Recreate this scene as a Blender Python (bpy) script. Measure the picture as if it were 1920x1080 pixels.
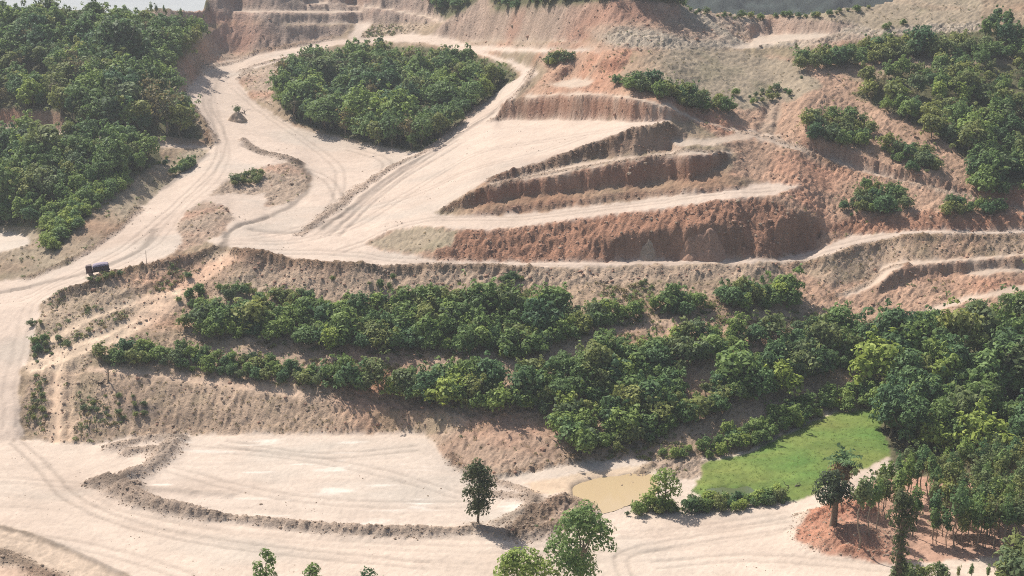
import bpy, math, random
import numpy as np
from mathutils import Vector, Matrix

for _o in list(bpy.data.objects):
    bpy.data.objects.remove(_o)
SC = bpy.context.scene
COL = SC.collection

# ------------------------------------------------------------------ camera
H, PITCH, F = 79.0, math.radians(14.7), 2638.0        # metres above the valley floor, pitch, focal in photo pixels
cam_d = bpy.data.cameras.new('camera')
cam = bpy.data.objects.new('camera', cam_d); COL.objects.link(cam)
cam.location = (0, 0, H)
cam.rotation_euler = (math.pi / 2 - PITCH, 0, 0)
cam_d.sensor_width = 36.0
cam_d.lens = 36.0 * F / 1920.0
cam_d.clip_start = 1.0
cam_d.clip_end = 20000.0
SC.camera = cam

# ------------------------------------------------------------------ sky, sun, exposure
SUN_EL, SUN_AZ = math.radians(50), math.atan2(-0.66, 0.75)   # azimuth from +Y towards +X
world = bpy.data.worlds.new('World'); SC.world = world
world.use_nodes = True
wn = world.node_tree.nodes; wn.clear()
sky = wn.new('ShaderNodeTexSky'); sky.sky_type = 'NISHITA'; sky.sun_disc = False
sky.sun_elevation = SUN_EL; sky.sun_rotation = SUN_AZ
sky.air_density = 1.2; sky.dust_density = 3.0; sky.ozone_density = 1.0
bg = wn.new('ShaderNodeBackground'); bg.inputs[1].default_value = 0.09
wo = wn.new('ShaderNodeOutputWorld')
world.node_tree.links.new(sky.outputs[0], bg.inputs[0])
world.node_tree.links.new(bg.outputs[0], wo.inputs[0])
sun_d = bpy.data.lights.new('sun', 'SUN'); sun = bpy.data.objects.new('sun', sun_d); COL.objects.link(sun)
sun_d.energy = 5.0; sun_d.angle = math.radians(0.6); sun_d.color = (1.0, 0.95, 0.88)
sd = Vector((math.sin(SUN_AZ) * math.cos(SUN_EL), math.cos(SUN_AZ) * math.cos(SUN_EL), math.sin(SUN_EL)))
sun.rotation_euler = sd.to_track_quat('Z', 'Y').to_euler()
sun.location = (-150, 250, 300)
SC.view_settings.view_transform = 'Standard'
SC.view_settings.look = 'None'
SC.view_settings.gamma = 1.0
SC.view_settings.use_curve_mapping = False
SC.view_settings.exposure = 0.33
SC.render.engine = 'CYCLES'
SC.cycles.use_denoising = False
SC.cycles.pixel_filter_type = 'BLACKMAN_HARRIS'
SC.cycles.filter_width = 1.05
SC.cycles.max_bounces = 6
SC.cycles.diffuse_bounces = 3
SC.cycles.transparent_max_bounces = 4
SC.cycles.volume_bounces = 0

# ------------------------------------------------------------------ noise
def _hash(ix, iy, seed):
    h = (ix.astype(np.int64) * 374761393 + iy.astype(np.int64) * 668265263 + seed * 974634777) & 0x7fffffff
    h = ((h ^ (h >> 13)) * 1274126177) & 0x7fffffff
    return ((h ^ (h >> 16)) & 0xffff) / 65535.0
def vnoise(x, y, seed=0):
    xi = np.floor(x); yi = np.floor(y); fx = x - xi; fy = y - yi
    fx = fx * fx * (3 - 2 * fx); fy = fy * fy * (3 - 2 * fy)
    a = _hash(xi, yi, seed); b = _hash(xi + 1, yi, seed); c = _hash(xi, yi + 1, seed); d = _hash(xi + 1, yi + 1, seed)
    return (a + (b - a) * fx) * (1 - fy) + (c + (d - c) * fx) * fy
def fbm(x, y, seed=0, oct=4, gain=0.5):
    r = 0; a = 1; t = 0
    for i in range(oct):
        r = r + a * (vnoise(x, y, seed + i * 17) - 0.5); t += a * 0.5; a *= gain; x = x * 2.03 + 11.3; y = y * 2.03 + 5.7
    return r / t
def ridged(x, y, seed=0, oct=3):
    r = 0; a = 1; t = 0
    for i in range(oct):
        r = r + a * np.abs(2 * vnoise(x, y, seed + i * 13) - 1); t += a; a *= 0.5; x = x * 2.1 + 3.1; y = y * 2.1 + 7.7
    return r / t

# ------------------------------------------------------------------ land survey: outlines read off the photograph
# class: (slope in degrees along the line of sight, lateral stiffness, object, albedo, roughness of relief, lateral tilt unused)
CLS = {
 'hill':    (19, .28, 'hillside',    (.300, .222, .150), .30),
 'brush':   (24, .28, 'hillside',    (.410, .310, .222), .42),
 'drybrush':(17, .28, 'hillside',    (.320, .255, .180), .25),
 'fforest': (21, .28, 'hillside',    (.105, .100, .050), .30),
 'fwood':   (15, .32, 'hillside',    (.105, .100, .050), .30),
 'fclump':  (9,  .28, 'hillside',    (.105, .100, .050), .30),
 'fslope':  (20, .28, 'hillside',    (.365, .260, .180), .38),
 'bank':    (32, .28, 'hillside',    (.405, .292, .205), .32),
 'earth':   (16, .28, 'hillside',    (.370, .268, .195), .30),
 'redearth':(21, .28, 'hillside',    (.410, .265, .182), .40),
 'redscarp':(34, .20, 'cut_bank',    (.365, .195, .125), .55),
 'cliff':   (72, .25, 'cut_bank',    (.300, .172, .116), .50),
 'lip':     (29, .24, 'cut_bank',    (.410, .300, .215), .50),
 'scarp':   (60, .22, 'cut_bank',    (.310, .205, .143), .45),
 'pinkwall':(38, .15, 'cut_bank',    (.380, .275, .210), .50),
 'greywall':(42, .15, 'cut_bank',    (.375, .275, .215), .45),
 'rubble':  (18, .28, 'hillside',    (.370, .305, .235), .55),
 'ledge':   (4,  .30, 'quarry_floor',(.460, .360, .280), .06),
 'road':    (5,  .40, 'dirt_road',   (.520, .415, .335), .05),
 'ramp':    (13, .30, 'dirt_road',   (.520, .415, .335), .06),
 'floor':   (5.5,.45, 'quarry_floor',(.515, .410, .330), .05),
 'low':     (1.0,.60, 'quarry_floor',(.525, .424, .342), .05),
 'pad':     (1.0,.60, 'earth_pad',   (.510, .424, .347), .04),
 'wet':     (1.0,.60, 'quarry_floor',(.530, .400, .285), .05),
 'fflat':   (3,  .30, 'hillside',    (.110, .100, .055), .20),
 'tanflat': (2,  .40, 'quarry_floor',(.430, .335, .255), .10),
 'meadow':  (2.0,.30, 'meadow',      (.130, .180, .045), .05),
 'orchard': (2.0,.30, 'orchard_ground',(.40, .245, .175), .12),
 'mound':   (10, .28, 'hillside',    (.365, .275, .205), .40),
 'pale_pond':(.5,.50, 'quarry_floor',(.54,.45,.37), .02),
}
CN = list(CLS)
L, Rr, T = -420, 2340, -60
SURVEY = [
 # ---- lower ground
 ('low', [(L,1600),(L,845),(0,826),(60,822),(170,833),(230,822),(330,814),(795,813),(815,830),(850,872),(880,892),(960,893),(1060,868),(1230,858),(1330,858),(1400,845),(1490,800),(1560,770),(1650,765),(1700,800),(Rr,790),(Rr,1600)]),
 ('earth', [(800,815),(900,795),(1000,782),(1050,795),(1070,850),(1060,868),(960,892),(880,892),(845,868),(815,832)]),
 ('mound', [(950,1000),(1000,950),(1060,930),(1120,945),(1110,975),(1040,1000),(980,1010)]),
 ('wet', [(985,905),(1070,890),(1225,870),(1240,900),(1225,935),(1130,960),(1090,955),(1060,925),(1000,930)]),
 ('mound', [(1215,862),(1290,852),(1350,872),(1350,890),(1280,900),(1235,885)]),
 ('meadow', [(1325,862),(1400,850),(1480,812),(1560,772),(1660,764),(1690,800),(1680,850),(1570,905),(1500,940),(1330,945),(1300,920)]),
 ('fflat', [(1650,765),(1700,795),(Rr,785),(Rr,900),(1760,905),(1690,890),(1665,860)]),
 ('orchard', [(1490,1010),(1520,960),(1600,925),(1660,890),(1760,895),(Rr,885),(Rr,1035),(1900,1040),(1760,1055),(1640,1055),(1540,1040)]),
 ('tanflat', [(L,985),(0,985),(60,1000),(110,1022),(190,1060),(240,1082),(260,1110),(L,1300)]),
 ('low', [(L,1110),(Rr,1110),(Rr,1600),(L,1600)]),
 # ---- planted slope between the lower ground and the bench road
 ('fslope', [(180,660),(330,590),(520,560),(800,540),(1480,530),(1600,600),(1700,600),(Rr,580),(Rr,790),(1700,800),(1650,765),(1560,770),(1490,800),(1400,845),(1330,858),(1230,858),(1060,868),(1040,800),(900,775),(700,745),(560,725),(330,705)]),
 ('fforest', [(1640,610),(1780,600),(Rr,590),(Rr,800),(1700,805),(1650,765)]),
 ('bank', [(35,760),(60,700),(165,688),(330,705),(560,728),(760,762),(940,795),(900,808),(800,813),(330,814),(230,822),(170,833),(90,828),(50,800)]),
 ('brush', [(65,600),(85,560),(170,540),(260,510),(420,470),(480,485),(520,540),(330,590),(180,660),(165,688),(60,700),(45,690)]),
 ('lip', [(440,480),(560,497),(700,504),(1000,504),(1460,494),(1480,520),(1300,525),(1000,535),(830,540),(700,560),(560,565),(500,540),(470,510)]),
 ('earth', [(330,648),(600,662),(760,672),(950,676),(1080,645),(1160,612),(1300,596),(1300,604),(1170,622),(1085,658),(955,688),(750,682),(600,672),(330,658)]),
 ('earth', [(165,686),(400,710),(600,742),(760,758),(960,786),(960,794),(760,768),(600,752),(400,722),(165,694)]),
 # ---- left access road
 ('ramp', [(L,620),(0,555),(70,550),(75,590),(62,640),(38,700),(32,770),(42,822),(0,828),(L,848)]),
 ('road', [(L,590),(0,524),(60,520),(140,490),(225,430),(262,392),(305,352),(352,318),(388,288),(402,268),(450,280),(482,304),(432,335),(392,370),(350,398),(335,425),(345,445),(340,468),(300,488),(210,510),(170,527),(110,548),(70,572),(0,580),(L,640)]),
 ('drybrush', [(L,430),(60,425),(100,480),(180,380),(260,310),(390,275),(386,292),(350,320),(302,355),(260,395),(222,432),(138,492),(60,520),(0,525),(L,560)]),
 ('pale_pond', [(L,435),(0,434),(40,438),(57,450),(50,462),(10,470),(L,480)]),
 # ---- left woods
 ('fwood', [(L,T),(200,T),(400,T),(390,60),(350,100),(320,120),(310,170),(340,185),(365,225),(385,262),(290,256),(180,246),(130,244),(0,236),(L,240)]),
 ('pinkwall', [(285,20),(400,16),(400,40),(350,46),(285,40)]),
 ('scarp', [(L,205),(0,205),(100,208),(140,232),(130,246),(0,236),(L,240)]),
 ('ledge', [(L,238),(0,236),(130,246),(200,252),(300,268),(396,274),(396,281),(300,276),(190,262),(100,258),(0,252),(L,256)]),
 ('fwood', [(L,256),(0,252),(100,258),(190,262),(290,280),(305,300),(245,340),(180,385),(100,480),(80,445),(60,424),(L,430)]),
 # ---- floors of the workings
 ('floor', [(345,445),(400,270),(385,230),(362,205),(340,180),(372,140),(380,120),(450,108),(560,85),(620,72),(690,74),(620,88),(520,118),(470,130),(450,155),(475,190),(560,240),(660,266),(760,282),(800,285),(860,240),(920,180),(960,155),(975,140),(1010,135),(985,160),(945,200),(940,222),(1272,226),(1180,248),(1080,290),(1000,318),(925,337),(860,370),(815,398),(860,405),(1000,400),(1330,356),(1440,342),(1500,348),(1460,365),(1200,400),(1000,424),(900,432),(780,424),(722,436),(685,457),(722,471),(830,488),(1000,490),(1280,486),(1460,484),(1530,470),(1590,440),(1700,432),(Rr,430),(Rr,440),(1700,441),(1620,456),(1560,480),(1480,493),(1280,496),(1000,502),(830,502),(700,502),(560,486),(470,474),(425,462)]),
 ('road', [(640,74),(760,62),(835,68),(880,84),(1000,90),(1160,95),(1280,90),(1280,98),(1160,101),(1000,98),(900,96),(968,116),(1006,132),(985,160),(945,198),(900,225),(855,255),(800,290),(760,310),(700,345),(640,400),(560,430),(620,385),(690,330),(770,290),(850,240),(905,185),(950,158),(978,142),(960,122),(880,98),(790,78),(640,82)]),
 ('fclump', [(505,175),(530,130),(580,105),(700,88),(800,88),(880,102),(955,125),(970,145),(920,180),(850,240),(790,285),(740,278),(660,262),(560,232)]),
 ('mound', [(450,150),(470,132),(520,120),(560,110),(520,150),(510,200),(480,185)]),
 ('mound', [(390,368),(430,335),(490,312),(560,300),(583,328),(577,355),(545,380),(500,388),(500,366),(440,362)]),
 ('mound', [(335,425),(348,396),(382,374),(425,388),(438,408),(418,440),(340,470)]),
 # ---- terraces in the middle
 ('redearth', [(1000,108),(1040,92),(1090,98),(1190,92),(1400,100),(1540,120),(1640,170),(1900,350),(Rr,380),(Rr,432),(1700,432),(1600,438),(1530,470),(1460,484),(1380,484),(1280,486),(1000,490),(830,488),(722,471),(685,457),(722,436),(780,424),(900,432),(1000,424),(1200,400),(1460,365),(1500,348),(1440,342),(1370,330),(1380,290),(1330,245),(1290,222),(1240,195),(1150,178),(1000,178),(960,186),(1005,160),(1030,130)]),
 ('redscarp', [(860,432),(960,430),(1080,410),(1250,390),(1400,370),(1460,380),(1540,430),(1530,468),(1460,482),(1280,486),(1000,490),(830,487),(800,470)]),
 ('cliff', [(1110,452),(1180,440),(1280,428),(1380,422),(1400,450),(1385,482),(1280,484),(1150,482)]),
 ('cliff', [(1445,432),(1475,408),(1510,400),(1540,425),(1532,458),(1500,470),(1462,474)]),
 ('drybrush', [(690,456),(745,432),(780,425),(860,432),(850,460),(780,478),(725,470)]),
 ('cliff', [(940,196),(1000,179),(1150,179),(1240,197),(1300,224),(1270,226),(1000,220),(930,224)]),
 ('ledge', [(985,178),(1090,173),(1180,179),(1250,196),(1310,222),(1395,246),(1395,250),(1310,228),(1248,201),(1180,184),(1090,178),(985,183)]),
 ('scarp', [(925,334),(1010,305),(1100,272),(1180,246),(1262,235),(1290,250),(1280,281),(1180,290),(1080,302),(1010,321),(940,339)]),
 ('ledge', [(815,398),(925,342),(1080,305),(1290,281),(1370,284),(1365,291),(1200,299),(1080,320),(900,355)]),
 ('cliff', [(825,394),(880,369),(960,346),(1080,322),(1200,299),(1300,291),(1368,289),(1362,308),(1290,332),(1180,346),(1080,356),(960,370),(860,386)]),
 ('scarp', [(880,404),(940,390),(1080,373),(1200,361),(1330,350),(1420,348),(1340,358),(1200,369),(1080,385),(950,399)]),
 ('ledge', [(1260,262),(1330,262),(1400,243),(1470,250),(1400,262),(1330,272),(1270,276)]),
 ('cliff', [(1040,140),(1080,120),(1090,118),(1075,132),(1050,150)]),
 ('cliff', [(1125,115),(1150,112),(1178,120),(1150,132),(1126,128)]),
 ('ledge', [(1030,158),(1080,145),(1120,150),(1100,162),(1060,165)]),
 ('drybrush', [(1190,94),(1300,90),(1400,98),(1500,120),(1545,165),(1480,190),(1400,205),(1300,190),(1180,160),(1160,140)]),
 ('cliff', [(1500,246),(1560,272),(1650,306),(1740,328),(1810,352),(1920,377),(Rr,420),(Rr,432),(1920,390),(1800,362),(1700,339),(1600,314),(1510,280)]),
 ('ledge', [(1395,246),(1440,250),(1520,282),(1700,341),(1800,364),(1920,392),(1920,397),(1800,370),(1700,347),(1520,290),(1420,262)]),
 ('redscarp', [(1545,430),(1600,402),(1700,398),(1800,402),(Rr,408),(Rr,430),(1700,431),(1590,438)]),
 ('fforest', [(1600,176),(1650,148),(1760,122),(Rr,110),(Rr,360),(1920,350),(1840,332),(1775,265),(1660,205)]),
 ('earth', [(1440,192),(1470,188),(1462,215),(1450,250),(1420,250),(1432,215)]),
 # ---- right-hand terraces
 ('redearth', [(1460,498),(1560,484),(1620,458),(1700,443),(Rr,440),(Rr,600),(1920,560),(1700,600),(1600,600),(1500,560)]),
 ('bank', [(1480,500),(1560,484),(1620,458),(1700,443),(Rr,441),(Rr,472),(1780,484),(1665,492),(1640,525),(1560,535)]),
 ('ledge', [(1560,556),(1620,535),(1645,515),(1655,498),(1680,490),(1780,484),(1920,474),(Rr,468),(Rr,474),(1920,481),(1800,491),(1700,499),(1675,508),(1660,528),(1610,550)]),
 ('scarp', [(1635,546),(1668,518),(1690,501),(1800,491),(1920,482),(Rr,475),(Rr,492),(1920,501),(1800,508),(1720,516),(1660,545)]),
 ('ledge', [(1800,512),(1850,503),(1920,501),(Rr,494),(Rr,500),(1920,508),(1830,518)]),
 ('ledge', [(1715,590),(1790,560),(1920,532),(Rr,510),(Rr,520),(1920,546),(1830,562),(1740,592)]),
 # ---- upper workings
 ('greywall', [(395,T),(800,T),(840,40),(810,44),(690,42),(540,43),(440,40),(385,48)]),
 ('ledge', [(440,20),(560,19),(680,19),(680,22),(560,23),(440,23)]),
 ('ledge', [(540,1),(640,5),(720,13),(790,26),(840,41),(832,44),(780,30),(715,17),(640,9),(540,4)]),
 ('ledge', [(520,41),(690,40),(690,45),(540,46)]),
 ('greywall', [(365,96),(395,62),(420,44),(540,46),(655,47),(640,68),(560,80),(480,96)]),
 ('earth', [(335,135),(350,108),(370,96),(480,94),(560,80),(640,68),(620,73),(560,87),(450,110),(380,122),(372,142),(340,180),(325,165)]),
 ('ramp', [(652,70),(668,46),(690,40),(700,44),(672,72)]),
 ('brush', [(700,46),(812,44),(780,60),(690,70),(672,72)]),
 ('pinkwall', [(810,66),(850,30),(890,6),(905,T),(920,22),(1000,10),(1130,4),(1200,0),(1290,14),(1400,26),(1400,50),(1320,60),(1200,72),(1090,76),(880,78)]),
 ('fforest', [(795,T),(905,T),(895,4),(850,32),(838,38),(815,20)]),
 ('fforest', [(905,T),(1280,T),(1280,8),(1200,-2),(1130,4),(1000,11),(930,22)]),
 ('ledge', [(880,73),(1000,74),(1090,77),(1090,79),(1000,77),(880,76)]),
 ('earth', [(870,78),(1090,80),(1290,80),(1290,91),(1160,96),(1000,90),(880,84)]),
 ('rubble', [(1090,50),(1180,38),(1280,40),(1330,58),(1400,75),(1390,92),(1290,92),(1160,90),(1120,75)]),
 ('rubble', [(1270,10),(1400,28),(1640,10),(1760,T),(1840,T),(1840,60),(1640,70),(1560,86),(1400,92),(1330,58),(1280,40)]),
 ('drybrush', [(1275,14),(1400,27),(1520,24),(1640,8),(1760,T),(1840,T),(1840,40),(1640,55),(1600,42),(1400,33)]),
 ('pinkwall', [(1396,50),(1440,36),(1560,36),(1605,46),(1560,60),(1470,63),(1412,66)]),
 ('ledge', [(1362,88),(1410,80),(1412,66),(1470,62),(1562,62),(1540,72),(1460,80),(1390,93)]),
 ('fforest', [(1640,72),(1760,60),(1830,60),(Rr,40),(Rr,100),(1760,104),(1640,112),(1500,122),(1480,110),(1560,92)]),
]
RIDGE = [(-420,18),(150,18),(215,27),(240,28),(290,15),(380,18),(398,-40),(1200,-40),(1270,0),(1290,15),(1400,27),(1520,24),(1640,8),(1760,-20),(2340,-40)]

def pip(poly, X, Y):
    ins = np.zeros(X.shape, bool); n = len(poly)
    for i in range(n):
        x0, y0 = poly[i]; x1, y1 = poly[(i + 1) % n]
        if y0 == y1: continue
        cr = ((Y < y0) != (Y < y1)) & (X < (x1 - x0) * (Y - y0) / (y1 - y0) + x0)
        ins ^= cr
    return ins
def raster(polys, u, v, base=0):
    lab = np.full((len(v), len(u)), base, np.int16)
    for val, poly in polys:
        p = np.array(poly, float)
        i0, i1 = np.searchsorted(u, [p[:, 0].min(), p[:, 0].max()]); j0, j1 = np.searchsorted(v, [p[:, 1].min(), p[:, 1].max()])
        if i1 <= i0 or j1 <= j0: continue
        X, Y = np.meshgrid(u[i0:i1], v[j0:j1])
        sub = lab[j0:j1, i0:i1]; sub[pip(poly, X, Y)] = val
    return lab
LU = np.arange(-400, 2322, 2.0); LV = np.arange(-48, 1490, 2.0)
LAB = raster([(CN.index(c), p) for c, p in SURVEY], LU, LV, CN.index('hill'))

# ------------------------------------------------------------------ heights: integrate the surveyed slopes (linear least squares)
cp, sp = math.cos(PITCH), math.sin(PITCH)
def cotv(v):
    V = (v - 540.0) / F
    return (cp - V * sp) / (sp + V * cp)
def dyv(v):
    return cp - (v - 540.0) / F * sp
tan_c = np.array([math.tan(math.radians(CLS[c][0])) for c in CN]); wh_c = np.array([CLS[c][1] for c in CN])
def solve(step, z0, u0, v0, nu, nv, iters):
    u = u0 + step * np.arange(nu); v = v0 + step * np.arange(nv)
    k = int(step // 2)
    iu = np.clip(((u - LU[0]) / 2).round().astype(int), 0, len(LU) - 1)
    # mean slope over each vertical link
    t = np.zeros((nv - 1, nu)); w = np.zeros((nv, nu))
    vm = v[:-1]
    acc = np.zeros((nv - 1, nu)); wacc = np.zeros((nv - 1, nu))
    for q in range(k):
        iv = np.clip(((vm + 2 * q + 1 - LV[0]) / 2).astype(int), 0, len(LV) - 1)
        lb = LAB[np.ix_(iv, iu)]
        acc += tan_c[lb]; wacc += wh_c[lb]
    t = acc / k; w = wacc / k
    c = cotv(v)[:, None]
    a = 1 + t * c[:-1]; b = 1 + t * c[1:]
    beta = b / a; rhs = t * H * (c[:-1] - c[1:]) / a
    wv = np.ones_like(t)
    whz = np.zeros((nv, nu)); whz[:-1] = w; whz[-1] = .5
    whz = whz[:, 1:] * 0.8
    wa = ((v > 985)[:, None] & (u < 1500)[None, :]) * 0.02 + (v > 1110)[:, None] * 0.05 + np.zeros((nv, nu))
    def ATA(z):
        r = wv * (z[:-1] - beta * z[1:]); o = np.zeros_like(z)
        o[:-1] += wv * r; o[1:] -= beta * wv * r
        h = whz * whz * (z[:, 1:] - z[:, :-1]); o[:, 1:] += h; o[:, :-1] -= h
        return o + wa * wa * z
    B = np.zeros((nv, nu)); B[:-1] += wv * wv * rhs; B[1:] -= beta * wv * wv * rhs
    D = np.zeros((nv, nu)); D[:-1] += wv * wv; D[1:] += (beta * wv) ** 2; D[:, 1:] += whz ** 2; D[:, :-1] += whz ** 2; D += wa * wa
    z = z0
    if z is None:
        z = np.zeros((nv, nu))
        for j in range(nv - 2, -1, -1): z[j] = beta[j] * z[j + 1] + rhs[j]
        for j in range(nv):
            z[j] = z[j].mean() * .7 + z[j] * .3
    r = B - ATA(z); p = r / D; d = p.copy(); rz = (r * p).sum()
    for it in range(iters):
        Ad = ATA(d); al = rz / (d * Ad).sum(); z = z + al * d; r = r - al * Ad
        q = r / D; rn = (r * q).sum(); d = q + rn / rz * d; rz = rn
    return u, v, z
def upsample(z, nu, nv):
    yy = np.linspace(0, z.shape[0] - 1, nv); xx = np.linspace(0, z.shape[1] - 1, nu)
    j = np.clip(yy.astype(int), 0, z.shape[0] - 2); i = np.clip(xx.astype(int), 0, z.shape[1] - 2)
    fy = (yy - j)[:, None]; fx = (xx - i)[None]
    return (z[np.ix_(j, i)] * (1 - fx) + z[np.ix_(j, i + 1)] * fx) * (1 - fy) + (z[np.ix_(j + 1, i)] * (1 - fx) + z[np.ix_(j + 1, i + 1)] * fx) * fy
zz = None
for step, its in ((32, 400), (16, 300), (8, 260), (4, 220)):
    nu = int(2720 / step) + 1; nv = int(1536 / step) + 1
    if zz is not None: zz = upsample(zz, nu, nv)
    GU, GV, zz = solve(step, zz, -400.0, -48.0, nu, nv, its)
# keep the ground in view: distance must grow upwards in every column
cG = cotv(GV)[:, None]
YY = (H - zz) * cG
YY = np.maximum.accumulate(YY[::-1] + np.arange(nv)[:, None] * 1e-3, axis=0)[::-1]
zz = H - YY / cG

# ------------------------------------------------------------------ world grid (x = s*y, y)
NS, S_MAX = 960, 0.50
SG = np.linspace(-S_MAX, S_MAX, NS)
YG = np.exp(np.linspace(math.log(104.0), math.log(820.0), 900)); NY = len(YG)
rows_y = np.zeros((len(GV), NS)); rows_u = np.zeros((len(GV), NS))
for j, v in enumerate(GV):
    uu = 960 + F * SG * dyv(v)
    rows_y[j] = np.interp(uu, GU, YY[j]); rows_u[j] = uu
ridge_v = np.interp(960 + F * SG * dyv(0), [p[0] for p in RIDGE], [p[1] for p in RIDGE])
ridge_v = ridge_v
Z = np.zeros((NY, NS)); VV = np.zeros((NY, NS))
for i in range(NS):
    ok = GV >= ridge_v[i]
    ys = rows_y[ok, i][::-1]; vs = GV[ok][::-1]
    VV[:, i] = np.interp(YG, ys, vs)
    z = H - YG / cotv(VV[:, i])
    yr = ys[-1]; zr = H - yr / cotv(vs[-1])
    beyond = YG > yr
    q = YG[beyond] - yr; z[beyond] = zr - 0.16 * q - 0.0016 * np.maximum(q - 60, 0) ** 2 * (q < 400) - (q >= 400) * (185 + .55 * (q - 400))
    near = YG < ys[0]; z[near] = H - ys[0] / cotv(vs[0])
    Z[:, i] = z
XW = SG[None, :] * YG[:, None]; YW = np.repeat(YG[:, None], NS, 1)
def blur(a, n=1):
    for _ in range(n):
        a = np.pad(a, 1, mode='edge'); a = (a[:-2, 1:-1] + 2 * a[1:-1, 1:-1] + a[2:, 1:-1]) / 4
        a = np.pad(a, ((0, 0), (1, 1)), mode='edge'); a = (a[:, :-2] + 2 * a[:, 1:-1] + a[:, 2:]) / 4
    return a
# ragged scarps: shift the look-up along the line of sight, most on steep ground
gy = np.gradient(Z, axis=0) / np.gradient(YG)[:, None]
steep = np.clip((blur(np.abs(gy), 3) - 0.35) / 0.7, 0, 1)
steep = blur(steep, 2)
warp = (fbm(XW * .18, YW * .05, 3, 4, .6) * 1.7 + (ridged(XW * .33, YW * .07, 9) - .5) * .8) * steep
def sample_rows(A, ysh):
    t = np.log(np.clip((YW + ysh), YG[0], YG[-1]) / YG[0]) / math.log(YG[-1] / YG[0]) * (NY - 1)
    j = np.clip(t.astype(int), 0, NY - 2); f = t - j; i = np.arange(NS)[None]
    return A[j, i] * (1 - f) + A[j + 1, i] * f
ZB = sample_rows(Z, warp); VB = sample_rows(VV, warp)
UB = 960 + F * SG[None, :] * dyv(VB)
# land cover of every grid point, boundaries frayed by a metre or so
fr = 1407 / YW * 1.36
du = fbm(XW * .5, YW * .5, 21, 3) * 1.1 * fr; dv = fbm(XW * .5 + 40, YW * .5, 22, 3) * .5 * fr
def labat(M, u, v):
    return M[np.clip(((v - LV[0]) / 2).round().astype(int), 0, len(LV) - 1), np.clip(((u - LU[0]) / 2).round().astype(int), 0, len(LU) - 1)]
LB = labat(LAB, UB + du, VB + dv)

def height(x, y):
    t = math.log(min(max(y, YG[0]), YG[-1]) / YG[0]) / math.log(YG[-1] / YG[0]) * (NY - 1)
    s = (x / y + S_MAX) / (2 * S_MAX) * (NS - 1)
    j = min(max(int(t), 0), NY - 2); i = min(max(int(s), 0), NS - 2); a = t - j; b = min(max(s - i, 0), 1)
    return float((ZB[j, i] * (1 - b) + ZB[j, i + 1] * b) * (1 - a) + (ZB[j + 1, i] * (1 - b) + ZB[j + 1, i + 1] * b) * a)
def at(u, v):
    """ground point seen at photo pixel (u, v): the survey gives the distance"""
    j = np.clip((v - GV[0]) / 4, 0, len(GV) - 1.001); i = np.clip((u - GU[0]) / 4, 0, len(GU) - 1.001)
    jj, ii = int(j), int(i); a, b = j - jj, i - ii
    y = (YY[jj, ii] * (1 - b) + YY[jj, ii + 1] * b) * (1 - a) + (YY[jj + 1, ii] * (1 - b) + YY[jj + 1, ii + 1] * b) * a
    x = y * (u - 960) / F / dyv(v)
    return x, float(y)

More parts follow.
